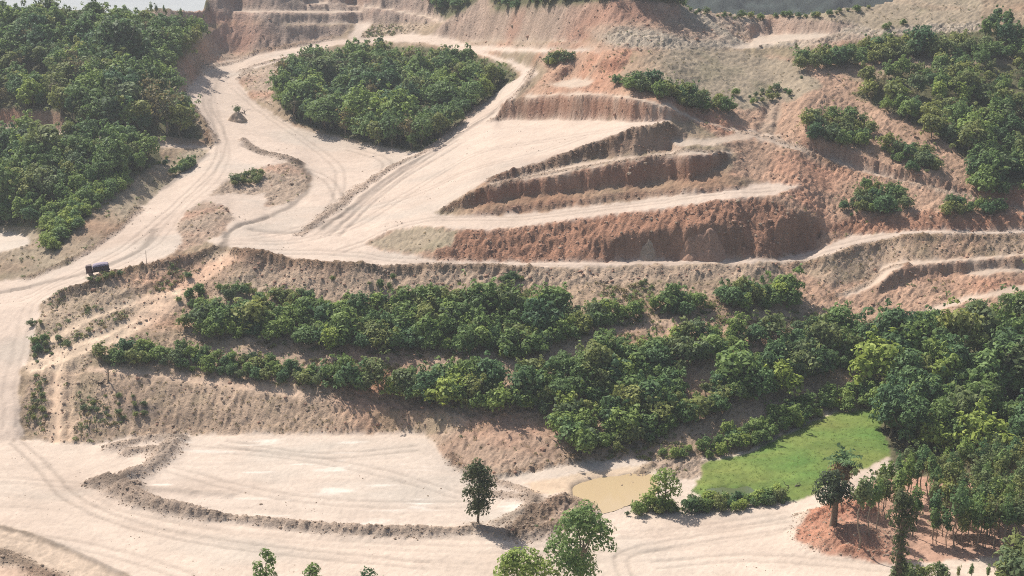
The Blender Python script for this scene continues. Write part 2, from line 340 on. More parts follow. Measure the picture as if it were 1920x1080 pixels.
# ------------------------------------------------------------------ windrows, ruts, kerbs of loose soil (height in metres, half width in metres, tint)
LINES = [
 # ruts and edges on the left road and island
 ([(0,548),(60,535),(110,525),(160,514),(240,483),(270,462),(292,430)], -.35, .8, .62),
 ([(420,468),(424,440),(432,428),(480,414),(545,388),(575,362),(585,345),(578,322),(560,305)], -.45, .7, .55),  # island edge: tint is disturbed soil plus the low scarp's shadow line
 ([(458,262),(470,275),(490,287),(520,293),(545,300),(562,306)], .7, 1.0, .58),
 ([(222,560),(300,528),(350,500),(405,470),(415,455)], -.7, .5, .5),
 ([(455,270),(480,285),(500,290)], -.4, .8, .6),
 ([(60,692),(180,650),(260,610),(320,572),(370,530),(440,478)], -.25, 1.0, 1.55),
 ([(52,680),(170,638),(250,598),(310,560),(360,518),(425,476)], -.22, .8, 1.5),
 ([(112,556),(170,536),(212,519),(300,496),(400,468)], .85, 1.0, .64),
 ([(60,520),(140,492),(222,432),(262,394)], .35, .8, .7),
 ([(302,354),(352,320),(388,290)], .30, .8, .67),
 # road edge on the middle floor
 ([(560,440),(620,400),(690,338),(760,300),(800,285),(850,245),(905,190)], .45, 1.1, .69),
 ([(600,430),(650,395),(700,350),(770,305),(850,262),(930,205)], .30, .7, .68),
 ([(620,440),(690,372),(760,318),(860,262)], -.22, .45, .86),
 ([(635,442),(705,374),(775,320),(875,264)], -.22, .45, .86),
 ([(470,430),(520,437),(560,435),(600,425),(640,405)], -.25, .7, .8),
 ([(1000,130),(985,160),(945,200),(925,225)], .5, .9, .8),
 ([(925,336),(1000,318),(1080,292),(1180,250),(1260,236)], .45, .9, .7),
 ([(830,396),(900,360),(1000,330),(1080,315),(1200,297),(1360,288)], .35, .7, .67),
 ([(455,132),(500,118),(560,105)], .4, 1.0, .7),
 ([(447,150),(462,133)], .5, 1.0, .7),
 # lip of the bench road
 ([(440,470),(490,480),(560,492),(640,500),(700,502)], .7, 1.1, .64),
 ([(700,502),(760,502),(830,500),(900,502),(990,503)], .55, 1.2, .64),
 ([(1480,494),(1560,482),(1620,458),(1700,443),(1920,441)], .35, .9, .8),
 # windrows on the lower ground: the pad's edge
 ([(330,822),(318,845),(285,875),(255,893),(225,905)], 1.05, 1.5, .66),
 ([(205,905),(232,922),(262,940),(300,952),(350,962),(420,972)], 1.15, 1.4, .62),
 ([(410,970),(480,978),(560,988),(640,994),(720,998),(800,998),(870,996)], .80, 1.1, .66),
 ([(220,838),(255,826),(290,822),(340,824)], .8, 1.2, .69),
 ([(235,850),(270,842),(300,846)], .6, 1.0, .69),
 ([(185,905),(200,898),(225,905),(250,912)], .7, 1.3, .66),
 ([(840,860),(870,888),(930,905),(990,920),(1010,935),(985,960),(940,980)], .45, 1.0, .66),
 ([(880,900),(960,890),(1050,868),(1110,858)], .5, .9, .69),
 ([(900,925),(980,930),(1010,940)], .35, .9, .65),
 ([(1150,925),(1175,905),(1205,885),(1220,872)], .45, .7, .58),
 ([(960,1000),(1000,970),(1060,935),(1110,950),(1100,975)], .6, 1.6, .66),
 ([(890,990),(930,1000),(970,1005),(1020,1000),(1060,985)], .65, 1.4, .64),
 ([(280,915),(360,922),(430,928)], .25, .9, .8),
 ([(0,988),(50,1000),(110,1022),(180,1055),(240,1082)], .16, .5, .58),
 ([(0,1040),(30,1052),(70,1072),(90,1085)], .5, 1.6, .54),
 # orchard mounds
 ([(1545,1010),(1580,1000),(1620,1010)], 1.3, 3.2, .95),
 ([(1590,1035),(1612,1032),(1630,1038)], .7, 1.3, .95),
 ([(1520,975),(1570,955),(1620,955)], .7, 1.6, .95),
 # roads further up
 ([(372,142),(380,122),(450,110),(560,87),(620,73)], .5, 1.0, .8),
 ([(345,182),(366,208),(388,232),(402,268)], .5, 1.0, .67),
 ([(1395,250),(1520,288),(1700,345),(1900,392)], .5, .9, .9),
 ([(1440,195),(1432,220),(1425,250)], -.5, .8, .9),
 ([(1462,195),(1458,220),(1450,250)], -.5, .8, .9),
 ([(1560,556),(1620,538),(1650,510),(1700,497)], .35, .7, .68),
 ([(110,690),(105,740),(108,822)], -.4, .9, 1.5),
 ([(90,640),(180,590),(260,562),(330,545)], -.2, .8, 1.45),
 ([(170,690),(300,703),(420,718),(560,738)], -.1, .9, 1.35),
 ([(140,690),(132,740),(130,822)], -.4, .6, 1.25),
 # tracks on the lower ground
 ([(0,930),(120,935),(260,965),(420,1000),(640,1030),(960,1040),(1300,1030)], -.06, .35, .93),
 ([(0,950),(120,955),(260,985),(420,1020),(640,1050),(960,1060),(1300,1050)], -.06, .35, .93),
 ([(0,880),(120,870),(200,880)], -.05, 1.5, .93),
 ([(300,870),(440,872),(600,868),(760,858)], -.05, .5, .95),
 ([(330,900),(480,905),(640,900),(800,905)], -.05, .6, .94),
 ([(370,950),(560,960),(760,965),(860,960)], -.05, .6, .94),
 ([(1000,1040),(1200,1000),(1400,985),(1500,965)], -.06, .4, .92),
 ([(1020,1075),(1220,1030),(1420,1010),(1520,985)], -.06, .4, .92),
]
def pair(pts, tint=.86, gauge=.95):          # the two wheel tracks of a lorry
    out = []
    for sg in (-1, 1):
        q = []
        for i, (u, v) in enumerate(pts):
            a = np.array(at(*pts[max(i - 1, 0)])); b = np.array(at(*pts[min(i + 1, len(pts) - 1)])); t = (b - a) / (np.linalg.norm(b - a) + 1e-9)
            c = np.array(at(u, v)) + sg * gauge * np.array([-t[1], t[0]]); q.append(project0(*c))
        out.append((q, -.07, .34, tint))
    return out
def project0(x, y):
    dz = ZB[near0(x, y)] - H; f = y * cp - dz * sp
    return 960 + F * x / f, 540 - F * (y * sp + dz * cp) / f
def near0(x, y):
    t = math.log(min(max(y, YG[0]), YG[-1]) / YG[0]) / math.log(YG[-1] / YG[0]) * (NY - 1); s_ = (x / y + S_MAX) / (2 * S_MAX) * (NS - 1)
    return min(max(int(round(t)), 0), NY - 1), min(max(int(round(s_)), 0), NS - 1)
for p_ in ([(20,800),(15,720),(40,640),(50,570),(120,535),(220,500),(300,455),(330,400),(400,345),(430,290),(405,220),(390,160),(450,125),(560,95)],
           [(40,560),(130,520),(230,470),(290,420),(350,365),(410,310),(420,250),(380,190),(410,135)],
           [(430,455),(560,455),(680,420),(780,350),(880,290),(1000,265),(1180,238)], [(440,470),(600,470),(760,490),(1000,495),(1300,490),(1480,487),(1560,465),(1680,437),(1900,436)],
           [(470,445),(600,420),(640,370),(640,310),(580,270),(500,215),(440,165)], [(640,470),(760,415),(900,412),(1100,395),(1300,370),(1450,355)], [(700,390),(850,330),(960,300),(1100,255)],
           [(1000,132),(975,165),(900,222),(800,292),(690,372),(600,440)], [(520,300),(620,330),(640,380)], [(660,280),(740,300),(700,340)],
           [(0,900),(150,905),(230,955),(420,990),(700,1015),(1000,1022),(1250,1000),(1480,965)], [(30,830),(80,870),(120,930),(250,990),(480,1030),(800,1060)], [(0,1000),(150,1020),(300,1060),(360,1085)],
           [(1480,985),(1300,1010),(1150,1040),(1180,1085)], [(340,840),(520,850),(700,880),(860,930)], [(320,880),(500,930),(720,950),(900,945)], [(420,830),(600,860),(780,840)], [(1230,1060),(1400,1040),(1640,1065),(1800,1072)]):
    LINES += pair(p_, .80 + .09 * (len(p_) % 3) / 2)
ZF = ZB.copy(); BERM = np.zeros((NY, NS))
TRACK = np.zeros((NY, NS)); TINT = np.ones((NY, NS)); LOOSE = np.zeros((NY, NS)); LDIST = np.full((NY, NS), 9.0)
wobL = fbm(XW * .13, YW * .13, 70, 2); wob = fbm(XW * .35, YW * .35, 71, 3); wob2 = fbm(XW * 1.3, YW * 1.3, 72, 3)
for pts, hgt, hw, tint in LINES:
    W = np.array([at(u, v) for u, v in pts])
    # densify with a gentle curve
    W = np.concatenate([W[i] + (W[i + 1] - W[i]) * np.linspace(0, 1, 5)[:-1, None] for i in range(len(W) - 1)] + [W[-1:]])
    for _ in range(3): W[1:-1] = (W[:-2] + 2 * W[1:-1] + W[2:]) / 4
    m = hw * 3 + 2
    j0, j1 = np.searchsorted(YG, [W[:, 1].min() - m, W[:, 1].max() + m])
    sx = W[:, 0] / W[:, 1]; mm = m / W[:, 1].min()
    i0, i1 = np.searchsorted(SG, [sx.min() - mm, sx.max() + mm])
    if j1 <= j0 or i1 <= i0: continue
    X = XW[j0:j1, i0:i1] + wob[j0:j1, i0:i1] * min(hw, 1.2) * .9; Y = YW[j0:j1, i0:i1] + wob2[j0:j1, i0:i1] * min(hw, 1.2) * .5
    d2 = np.full(X.shape, 1e9)
    for k in range(len(W) - 1):
        ax, ay = W[k]; bx, by = W[k + 1] - W[k]; l2 = bx * bx + by * by + 1e-9
        t = np.clip(((X - ax) * bx + (Y - ay) * by) / l2, 0, 1)
        d2 = np.minimum(d2, (X - ax - t * bx) ** 2 + (Y - ay - t * by) ** 2)
    d = np.sqrt(d2)
    if hgt > .4: d = d / (1 + .55 * wobL[j0:j1, i0:i1])
    g = np.exp(-(d / hw) ** 2 * 1.2) * (1 + .35 * wobL[j0:j1, i0:i1] + .38 * wob[j0:j1, i0:i1] + .18 * wob2[j0:j1, i0:i1])
    if hgt > 0: BERM[j0:j1, i0:i1] = np.maximum(BERM[j0:j1, i0:i1], hgt * g)
    else: BERM[j0:j1, i0:i1] += hgt * g
    gg = np.clip(np.exp(-(d / hw) ** 2 * .9) * 1.25, 0, 1)
    TINT[j0:j1, i0:i1] *= 1 + (tint - 1) * gg
    if tint > 1.3: TRACK[j0:j1, i0:i1] = np.maximum(TRACK[j0:j1, i0:i1], gg)
    if hgt > .3: LOOSE[j0:j1, i0:i1] = np.maximum(LOOSE[j0:j1, i0:i1], gg)
ZF += BERM
# ponds: shallow basins cut into the ground, filled with water below
PONDS = [
 ('muddy_pond', [(1070,906),(1110,897),(1165,893),(1200,886),(1222,892),(1224,925),(1190,940),(1150,956),(1122,962),(1112,948),(1085,934),(1068,920)], .30),
 ('reed_pond', [(1326,918),(1352,912),(1375,915),(1400,909),(1412,920),(1396,932),(1350,938),(1330,931)], .30),
]
POND_W = []
for nm, poly, dep in PONDS:
    W = [at(u, v) for u, v in poly]
    zl = float(np.mean([height(x, y) for x, y in W])) - .10
    P = np.array(W)
    j0, j1 = np.searchsorted(YG, [P[:, 1].min() - 3, P[:, 1].max() + 3]); s = P[:, 0] / P[:, 1]
    i0, i1 = np.searchsorted(SG, [s.min() - .02, s.max() + .02])
    ins = pip(W, XW[j0:j1, i0:i1] + wob[j0:j1, i0:i1], YW[j0:j1, i0:i1] + wob2[j0:j1, i0:i1]).astype(float)
    k = blur(ins, 5)
    sub = ZF[j0:j1, i0:i1]; k2 = blur(ins, 10)
    sub[:] = sub * (1 - np.clip(k2 * 2, 0, 1)) + np.clip(k2 * 2, 0, 1) * (zl + .12 - k * (dep + .22) + TINT[j0:j1, i0:i1] * 0) + (LOOSE[j0:j1, i0:i1] > .4) * np.clip(k2 * 2, 0, 1) * .22
    POND_W.append((nm, W, zl))
# relief of each kind of ground
rough = blur(np.array([CLS[c][4] for c in CN])[LB], 2) * (1 - .8 * TRACK)
n1 = fbm(XW * .16, YW * .16, 31, 3); n2 = fbm(XW * .6, YW * .6, 32, 3); n3 = fbm(XW * 1.9, YW * 1.9, 33, 2)
gul = ridged(XW * .42 + n1 * 1.5, YW * .06, 41, 3)
steep2 = np.clip((np.abs(np.gradient(ZB, axis=0) / np.gradient(YG)[:, None]) - .3) / .6, 0, 1); steep2 = blur(steep2, 1)
amp = .25 + 1.25 * vnoise(XW * .13 + 7, YW * .13, 36) ** 1.5; n4 = fbm(XW * 3.1, YW * 2.6, 34, 2) * amp; n5 = .35 + amp * -.35 + amp * ridged(XW * .8 + n1, YW * .8, 35, 3)
ZF += rough * (n1 * 1.1 + n2 * .75 + n3 * .75 + n4 * .75 + (n5 - .35) * .7 * (1 - steep2)) - steep2 * ((gul - .35) * .32 + (ridged(XW * 1.1, YW * .55, 44, 3) - .35) * .6 + n4 * .3) * np.clip(rough * 2, 0, 1) * (.35 + 1.1 * np.clip(vnoise(XW * .09, YW * .09, 45) * 1.6 - .3, 0, 1))
ZF += LOOSE * (n2 * .12 + n3 * .16 + n4 * .18)
far = np.clip((YW - 480) / 200, 0, 1); ZF += far * (fbm(XW * .02, YW * .02, 77, 3) * 6 - 3)

def height(x, y):
    t = math.log(min(max(y, YG[0]), YG[-1]) / YG[0]) / math.log(YG[-1] / YG[0]) * (NY - 1)
    s = (x / y + S_MAX) / (2 * S_MAX) * (NS - 1)
    j = min(max(int(t), 0), NY - 2); i = min(max(int(s), 0), NS - 2); a = t - j; b = min(max(s - i, 0), 1)
    return float((ZF[j, i] * (1 - b) + ZF[j, i + 1] * b) * (1 - a) + (ZF[j + 1, i] * (1 - b) + ZF[j + 1, i + 1] * b) * a)
def near(x, y):
    t = math.log(min(max(y, YG[0]), YG[-1]) / YG[0]) / math.log(YG[-1] / YG[0]) * (NY - 1)
    s = (x / y + S_MAX) / (2 * S_MAX) * (NS - 1)
    return min(max(int(round(t)), 0), NY - 1), min(max(int(round(s)), 0), NS - 1)

# ------------------------------------------------------------------ soil colours (albedo, plus the island edge's shadow line held in TINT)
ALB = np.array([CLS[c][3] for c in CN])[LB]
for k in range(3): ALB[..., k] = blur(ALB[..., k], 1)
big = fbm(XW * .035, YW * .035, 51, 3); mid = fbm(XW * .22, YW * .3, 52, 4); fine = fbm(XW * 1.6, YW * 1.2, 53, 4, .75)
pale_i = [CN.index(c) for c in ('road', 'ramp', 'floor', 'low', 'pad', 'ledge', 'pale_pond', 'wet')]
is_pale = blur(np.isin(LB, pale_i).astype(float), 1)
green_i = [CN.index(c) for c in ('fforest', 'fwood', 'fclump', 'meadow')]
is_green = blur(np.isin(LB, green_i).astype(float), 1)
soil = 1 - np.clip(is_pale + is_green, 0, 1)
var = 1 + is_pale * (big * .08 + mid * .11 + fine * .07) + (1 - is_pale) * (big * .12 + mid * .26 + fine * .32)
ALB = ALB * (var * TINT)[..., None] * (1 + np.clip(LOOSE - .2, 0, 1)[..., None] * np.array([.05, -.02, -.08]))
# rust-red seams in the bare slopes, pink-grey films of dust on the floors
rs = np.clip(fbm(XW * .05, YW * .09, 55, 3) * 1.6 - .1, 0, 1) * soil
ALB *= 1 + rs[..., None] * np.array([.06, -.16, -.22])
gs = np.clip(fbm(XW * .06, YW * .12, 57, 3) * 1.8, 0, 1) * is_pale
ALB *= 1 + gs[..., None] * np.array([-.09, -.05, -.03])
str_ = np.clip(ridged(XW * .10 + n1, YW * .55, 58, 3) * 1.4 - .75, 0, 1) * is_pale
ALB *= 1 - str_[..., None] * np.array([.18, .20, .21])
st = np.clip(fbm(XW * .045 + 9, YW * .08, 62, 4) * 2.0 - .35, 0, 1) * is_pale
ALB *= 1 - st[..., None] * np.array([.13, .15, .16])
# chalky deposits on the pad
PADP = [(300,855),(335,822),(795,820),(840,868),(990,930),(960,965),(880,985),(640,985),(420,965),(300,940),(240,905)]
on_pad = pip(PADP, UB, VB)
ch = np.clip(fbm(XW * .16, YW * .75, 59, 2) * 3.2 - 1.25, 0, 1) * on_pad
ALB = ALB * (1 - ch[..., None] * .55) + ch[..., None] * .55 * np.array([.74, .66, .57])
ALB[on_pad] *= np.array([.97, .985, 1.0])
# dry weeds thinly covering scrub slopes
wd = np.clip(fbm(XW * .16, YW * .16, 60, 4, .6) * 2.4 - .25, 0, 1) * np.isin(LB, [CN.index(c) for c in ('brush', 'drybrush', 'bank', 'fslope', 'hill')]) * (1 - TRACK)
ALB = ALB * (1 - .3 * wd[..., None]) + .3 * wd[..., None] * np.array([.150, .150, .075])
# ash of a burnt brush pile on the lower bank
ash = np.clip(1.4 - np.hypot((UB - 262) / 34, (VB - 768) / 14), 0, 1)
ALB = ALB * (1 - .8 * ash[..., None]) + .8 * ash[..., None] * np.array([.075, .065, .065])
# meadow: drier and lusher patches
md = blur((LB == CN.index('meadow')).astype(float), 1)
ALB *= 1 + md[..., None] * (fbm(XW * .12, YW * .2, 61, 3)[..., None] * np.array([.55, .18, .3]))
ALB = np.clip(ALB, .02, .8)

# ------------------------------------------------------------------ node helper + soil material
def mat_new(name):
    m = bpy.data.materials.new(name); m.use_nodes = True
    nt = m.node_tree; nt.nodes.clear()
    out = nt.nodes.new('ShaderNodeOutputMaterial')
    return m, nt, out
def N(nt, typ, **kw):
    n = nt.nodes.new(typ)
    for k, v in kw.items():
        if k in n.inputs: n.inputs[k].default_value = v
        else: setattr(n, k, v)
    return n
def soil_material():
    m, nt, out = mat_new('bare_soil'); lk = nt.links.new
    b = N(nt, 'ShaderNodeBsdfPrincipled', Roughness=.95); b.inputs['Specular IOR Level'].default_value = .12
    a = N(nt, 'ShaderNodeAttribute', attribute_name='albedo'); r = N(nt, 'ShaderNodeAttribute', attribute_name='rough')
    tc = N(nt, 'ShaderNodeTexCoord')
    n1 = N(nt, 'ShaderNodeTexNoise', Scale=1.1, Detail=6.0, Roughness=.65); lk(tc.outputs['Object'], n1.inputs['Vector'])
    n2 = N(nt, 'ShaderNodeTexNoise', Scale=4.0, Detail=4.0, Roughness=.7); lk(tc.outputs['Object'], n2.inputs['Vector'])
    mr = N(nt, 'ShaderNodeMapRange'); mr.inputs['From Min'].default_value = .25; mr.inputs['From Max'].default_value = .75
    mr.inputs['To Min'].default_value = .90; mr.inputs['To Max'].default_value = 1.08; lk(n1.outputs['Fac'], mr.inputs['Value'])
    mr2 = N(nt, 'ShaderNodeMapRange'); mr2.inputs['From Min'].default_value = .3; mr2.inputs['From Max'].default_value = .7
    mr2.inputs['To Min'].default_value = -.30; mr2.inputs['To Max'].default_value = .26; lk(n2.outputs['Fac'], mr2.inputs['Value'])
    mu = N(nt, 'ShaderNodeMath', operation='MULTIPLY_ADD'); lk(mr2.outputs[0], mu.inputs[0]); lk(r.outputs['Fac'], mu.inputs[1]); lk(mr.outputs[0], mu.inputs[2])
    vm = N(nt, 'ShaderNodeVectorMath', operation='SCALE'); lk(a.outputs['Color'], vm.inputs[0]); lk(mu.outputs[0], vm.inputs['Scale'])
    lk(vm.outputs[0], b.inputs['Base Color'])
    bs = N(nt, 'ShaderNodeMath', operation='MULTIPLY_ADD'); lk(r.outputs['Fac'], bs.inputs[0]); bs.inputs[1].default_value = 1.3; bs.inputs[2].default_value = .12
    ad = N(nt, 'ShaderNodeMath', operation='MULTIPLY_ADD'); lk(n2.outputs['Fac'], ad.inputs[0]); ad.inputs[1].default_value = .35; lk(n1.outputs['Fac'], ad.inputs[2])
    bp = N(nt, 'ShaderNodeBump', Distance=.55); lk(bs.outputs[0], bp.inputs['Strength']); lk(ad.outputs[0], bp.inputs['Height'])
    lk(bp.outputs[0], b.inputs['Normal']); lk(b.outputs[0], out.inputs['Surface'])
    return m
M_SOIL = soil_material()

def mesh_np(name, V, Q, mat, smooth=True, attrs=None):
    me = bpy.data.meshes.new(name)
    nv, nf = len(V), len(Q); k = Q.shape[1]
    me.vertices.add(nv); me.vertices.foreach_set('co', np.ascontiguousarray(V, np.float32).ravel())
    me.loops.add(nf * k); me.loops.foreach_set('vertex_index', np.ascontiguousarray(Q, np.int32).ravel())
    me.polygons.add(nf); me.polygons.foreach_set('loop_start', np.arange(0, nf * k, k, dtype=np.int32))
    if smooth: me.polygons.foreach_set('use_smooth', np.ones(nf, bool))
    me.update(calc_edges=True)
    for an, typ, data in (attrs or []):
        at_ = me.attributes.new(an, typ, 'POINT')
        at_.data.foreach_set('color' if 'COLOR' in typ else 'value', np.ascontiguousarray(data, np.float32).ravel())
    if mat: me.materials.append(mat)
    return me
def link(name, data, parent=None, loc=None):
    o = bpy.data.objects.new(name, data); COL.objects.link(o)
    if parent is not None: o.parent = parent
    if loc is not None: o.location = loc
    return o
def tag(o, label, cat, group=None, kind=None):
    if label: o['label'] = label
    if cat: o['category'] = cat
    if group: o['group'] = group
    if kind: o['kind'] = kind
    return o

VW = np.stack([XW, YW, ZF], -1).reshape(-1, 3)
idx = np.arange(NY * NS).reshape(NY, NS)
QALL = np.stack([idx[:-1, :-1], idx[:-1, 1:], idx[1:, 1:], idx[1:, :-1]], -1).reshape(-1, 4)
RGH = np.clip(rough + LOOSE * .4 , 0, 1)
names = sorted(set(c[2] for c in CLS.values()))
LBP = LB.copy(); LBP[on_pad & np.isin(LB, [CN.index('low')])] = CN.index('pad')
obj_of = np.array([names.index(CLS[c][2]) for c in CN])[LBP]
# majority clean-up so that each surface is a coherent sheet
best = np.zeros((NY, NS)); arg = np.zeros((NY, NS), int)
for k in range(len(names)):
    s = blur((obj_of == k).astype(float), 2); up = s > best; best[up] = s[up]; arg[up] = k
qk = arg[:-1, :-1].ravel()
gx, gyy = np.gradient(ZF, axis=1) / np.maximum(np.gradient(XW, axis=1), 1e-6), None
# true normals of the whole sheet, so that the seams between its pieces do not show
Pu = np.gradient(np.stack([XW, YW, ZF], -1), axis=1); Pv = np.gradient(np.stack([XW, YW, ZF], -1), axis=0)
NRM = np.cross(Pu, Pv); NRM /= np.linalg.norm(NRM, axis=-1, keepdims=True); NRM = NRM.reshape(-1, 3)
GROUND = {
 'hillside': 'rough brown and wooded hillside around the earthworks', 'cut_bank': 'steep red and brown cut faces of bare earth between benches',
 'quarry_floor': 'pale levelled dirt floors and benches of the earthworks', 'dirt_road': 'pale unpaved haul road climbing through the earthworks',
 'earth_pad': 'levelled pale earth pad with chalky streaks inside a soil windrow', 'meadow': 'bright green grass meadow between hedge and orchard',
 'orchard_ground': 'red soil ground under the slender plantation trees'}
for k, nm in enumerate(names):
    Q = QALL[qk == k]
    if not len(Q): continue
    us, inv = np.unique(Q, return_inverse=True)
    col = np.concatenate([ALB.reshape(-1, 3)[us], np.ones((len(us), 1))], 1)
    me = mesh_np(nm, VW[us], inv.reshape(-1, 4), M_SOIL, True, [('albedo', 'FLOAT_COLOR', col), ('rough', 'FLOAT', RGH.ravel()[us])])
    me.normals_split_custom_set_from_vertices(NRM[us].tolist())
    tag(link(nm, me), GROUND[nm], 'ground', kind='structure')

# ------------------------------------------------------------------ added plain standing in for low sky, and a wooded hill behind the workings
def simple_mat(name, col, rough=.9, var=.25, scale=3.0, bump=.3, spec=.2, metallic=0.0):
    m, nt, out = mat_new(name); lk = nt.links.new
    b = N(nt, 'ShaderNodeBsdfPrincipled', Roughness=rough, Metallic=metallic); b.inputs['Specular IOR Level'].default_value = spec
    tc = N(nt, 'ShaderNodeTexCoord'); n = N(nt, 'ShaderNodeTexNoise', Scale=scale, Detail=5.0); lk(tc.outputs['Object'], n.inputs['Vector'])
    mr = N(nt, 'ShaderNodeMapRange'); mr.inputs['From Min'].default_value = .3; mr.inputs['From Max'].default_value = .7
    mr.inputs['To Min'].default_value = 1 - var; mr.inputs['To Max'].default_value = 1 + var; lk(n.outputs['Fac'], mr.inputs['Value'])
    vm = N(nt, 'ShaderNodeVectorMath', operation='SCALE'); vm.inputs[0].default_value = col; lk(mr.outputs[0], vm.inputs['Scale'])
    lk(vm.outputs[0], b.inputs['Base Color'])
    if bump:
        bp = N(nt, 'ShaderNodeBump', Distance=.05, Strength=bump); lk(n.outputs['Fac'], bp.inputs['Height']); lk(bp.outputs[0], b.inputs['Normal'])
    lk(b.outputs[0], out.inputs['Surface'])
    return m
M_FARWOOD = simple_mat('distant_woodland', (.014, .022, .018), .95, .5, .05, 0)
M_SKY_PLAIN = simple_mat('pale_sky_stand_in', (.30, .31, .27), .95, .2, .004, 0)  # pale colour chosen so the added plain reads as bright low sky
def ridge_hill(name, label, x0, x1, y, depth, h, base, seed, mat, nx=240, ny=60, bumps=2.0):
    xs = np.linspace(x0, x1, nx); ts = np.linspace(0, 1, ny)
    X, Tt = np.meshgrid(xs, ts); Y = y + Tt * depth
    prof = np.sin(np.clip(Tt * 1.0, 0, 1) * math.pi) ** .8
    e = np.clip(np.minimum(X - x0, x1 - X) / (.25 * (x1 - x0)), 0, 1); e = e * e * (3 - 2 * e)
    hh = h * (1 + .35 * fbm(X / (x1 - x0) * 5, Tt * 2, seed, 4))
    Zz = base + prof * hh * (.35 + .65 * e) + bumps * fbm(X * .12, Y * .12, seed + 5, 3)
    V = np.stack([X, Y, Zz], -1).reshape(-1, 3); ii = np.arange(nx * ny).reshape(ny, nx)
    Q = np.stack([ii[:-1, :-1], ii[:-1, 1:], ii[1:, 1:], ii[1:, :-1]], -1).reshape(-1, 4)
    return tag(link(name, mesh_np(name, V, Q, mat)), label, 'hill', kind='structure')
R_ = 9000.0
th = np.linspace(0, 2 * math.pi, 49)[:-1]
pv = [(0, 400, -230)] + [(R_ * math.cos(t), 400 + R_ * math.sin(t), -230) for t in th]
me = bpy.data.meshes.new('plain'); me.from_pydata(pv, [], [(0, 1 + i, 1 + (i + 1) % 48) for i in range(48)]); me.materials.append(M_SKY_PLAIN)
tag(link('plain', me), 'added pale plain standing in for the low sky beyond the hills', 'ground', kind='structure')
ridge_hill('hill', 'dark wooded hill rising beyond the bare ridge', -80, 760, 620, 560, 150, -90, 5, M_FARWOOD, 620, 160, 7.0)

# ------------------------------------------------------------------ foliage materials
def leaf_mat(name, col, hue=.34, transl=.38):
    m, nt, out = mat_new(name); lk = nt.links.new
    a = N(nt, 'ShaderNodeAttribute', attribute_name='tint'); oi = N(nt, 'ShaderNodeObjectInfo')
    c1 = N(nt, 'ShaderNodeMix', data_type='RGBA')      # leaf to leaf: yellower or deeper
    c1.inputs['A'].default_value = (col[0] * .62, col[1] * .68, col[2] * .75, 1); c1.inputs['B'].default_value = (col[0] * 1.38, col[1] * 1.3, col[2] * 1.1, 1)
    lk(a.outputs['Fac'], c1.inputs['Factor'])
    c2 = N(nt, 'ShaderNodeMix', data_type='RGBA', blend_type='MULTIPLY'); c2.inputs['Factor'].default_value = 1.0
    rp = N(nt, 'ShaderNodeValToRGB'); e = rp.color_ramp.elements
    e[0].color = (1 - hue, 1 - hue * .6, 1 - hue * .2, 1); e[1].color = (1 + hue * 1.3, 1 + hue * .9, 1 - hue * .2, 1)
    lk(oi.outputs['Random'], rp.inputs['Fac']); lk(c1.outputs['Result'], c2.inputs['A']); lk(rp.outputs['Color'], c2.inputs['B'])
    d = N(nt, 'ShaderNodeBsdfPrincipled', Roughness=.65); d.inputs['Specular IOR Level'].default_value = .22; lk(c2.outputs['Result'], d.inputs['Base Color'])
    t = N(nt, 'ShaderNodeBsdfTranslucent'); lk(c2.outputs['Result'], t.inputs['Color'])
    mx = N(nt, 'ShaderNodeMixShader'); mx.inputs[0].default_value = transl; lk(d.outputs[0], mx.inputs[1]); lk(t.outputs[0], mx.inputs[2])
    lk(mx.outputs[0], out.inputs['Surface'])
    return m
M_LEAF = leaf_mat('foliage_deep_green', (.140, .218, .095))
M_LEAF_DARK = leaf_mat('foliage_dark', (.082, .105, .055))
M_LEAF_MID = leaf_mat('foliage_mid_green', (.172, .255, .100))
M_LEAF_LIGHT = leaf_mat('foliage_light_green', (.235, .318, .108))
M_LEAF_OLIVE = leaf_mat('foliage_olive', (.195, .235, .105))
M_LEAF_DRY = leaf_mat('foliage_dry', (.190, .165, .090), .2)
M_DEADFROND = leaf_mat('dead_fronds', (.230, .165, .105), .15)
M_GRASS = leaf_mat('meadow_grass', (.230, .300, .085), .2)
M_BARK = simple_mat('bark_grey_brown', (.165, .125, .090), .95, .3, 6)
M_BARK_PALE = simple_mat('bark_pale', (.26, .205, .15), .95, .3, 6)
M_DEADWOOD = simple_mat('charred_wood', (.085, .070, .062), .95, .4, 6)

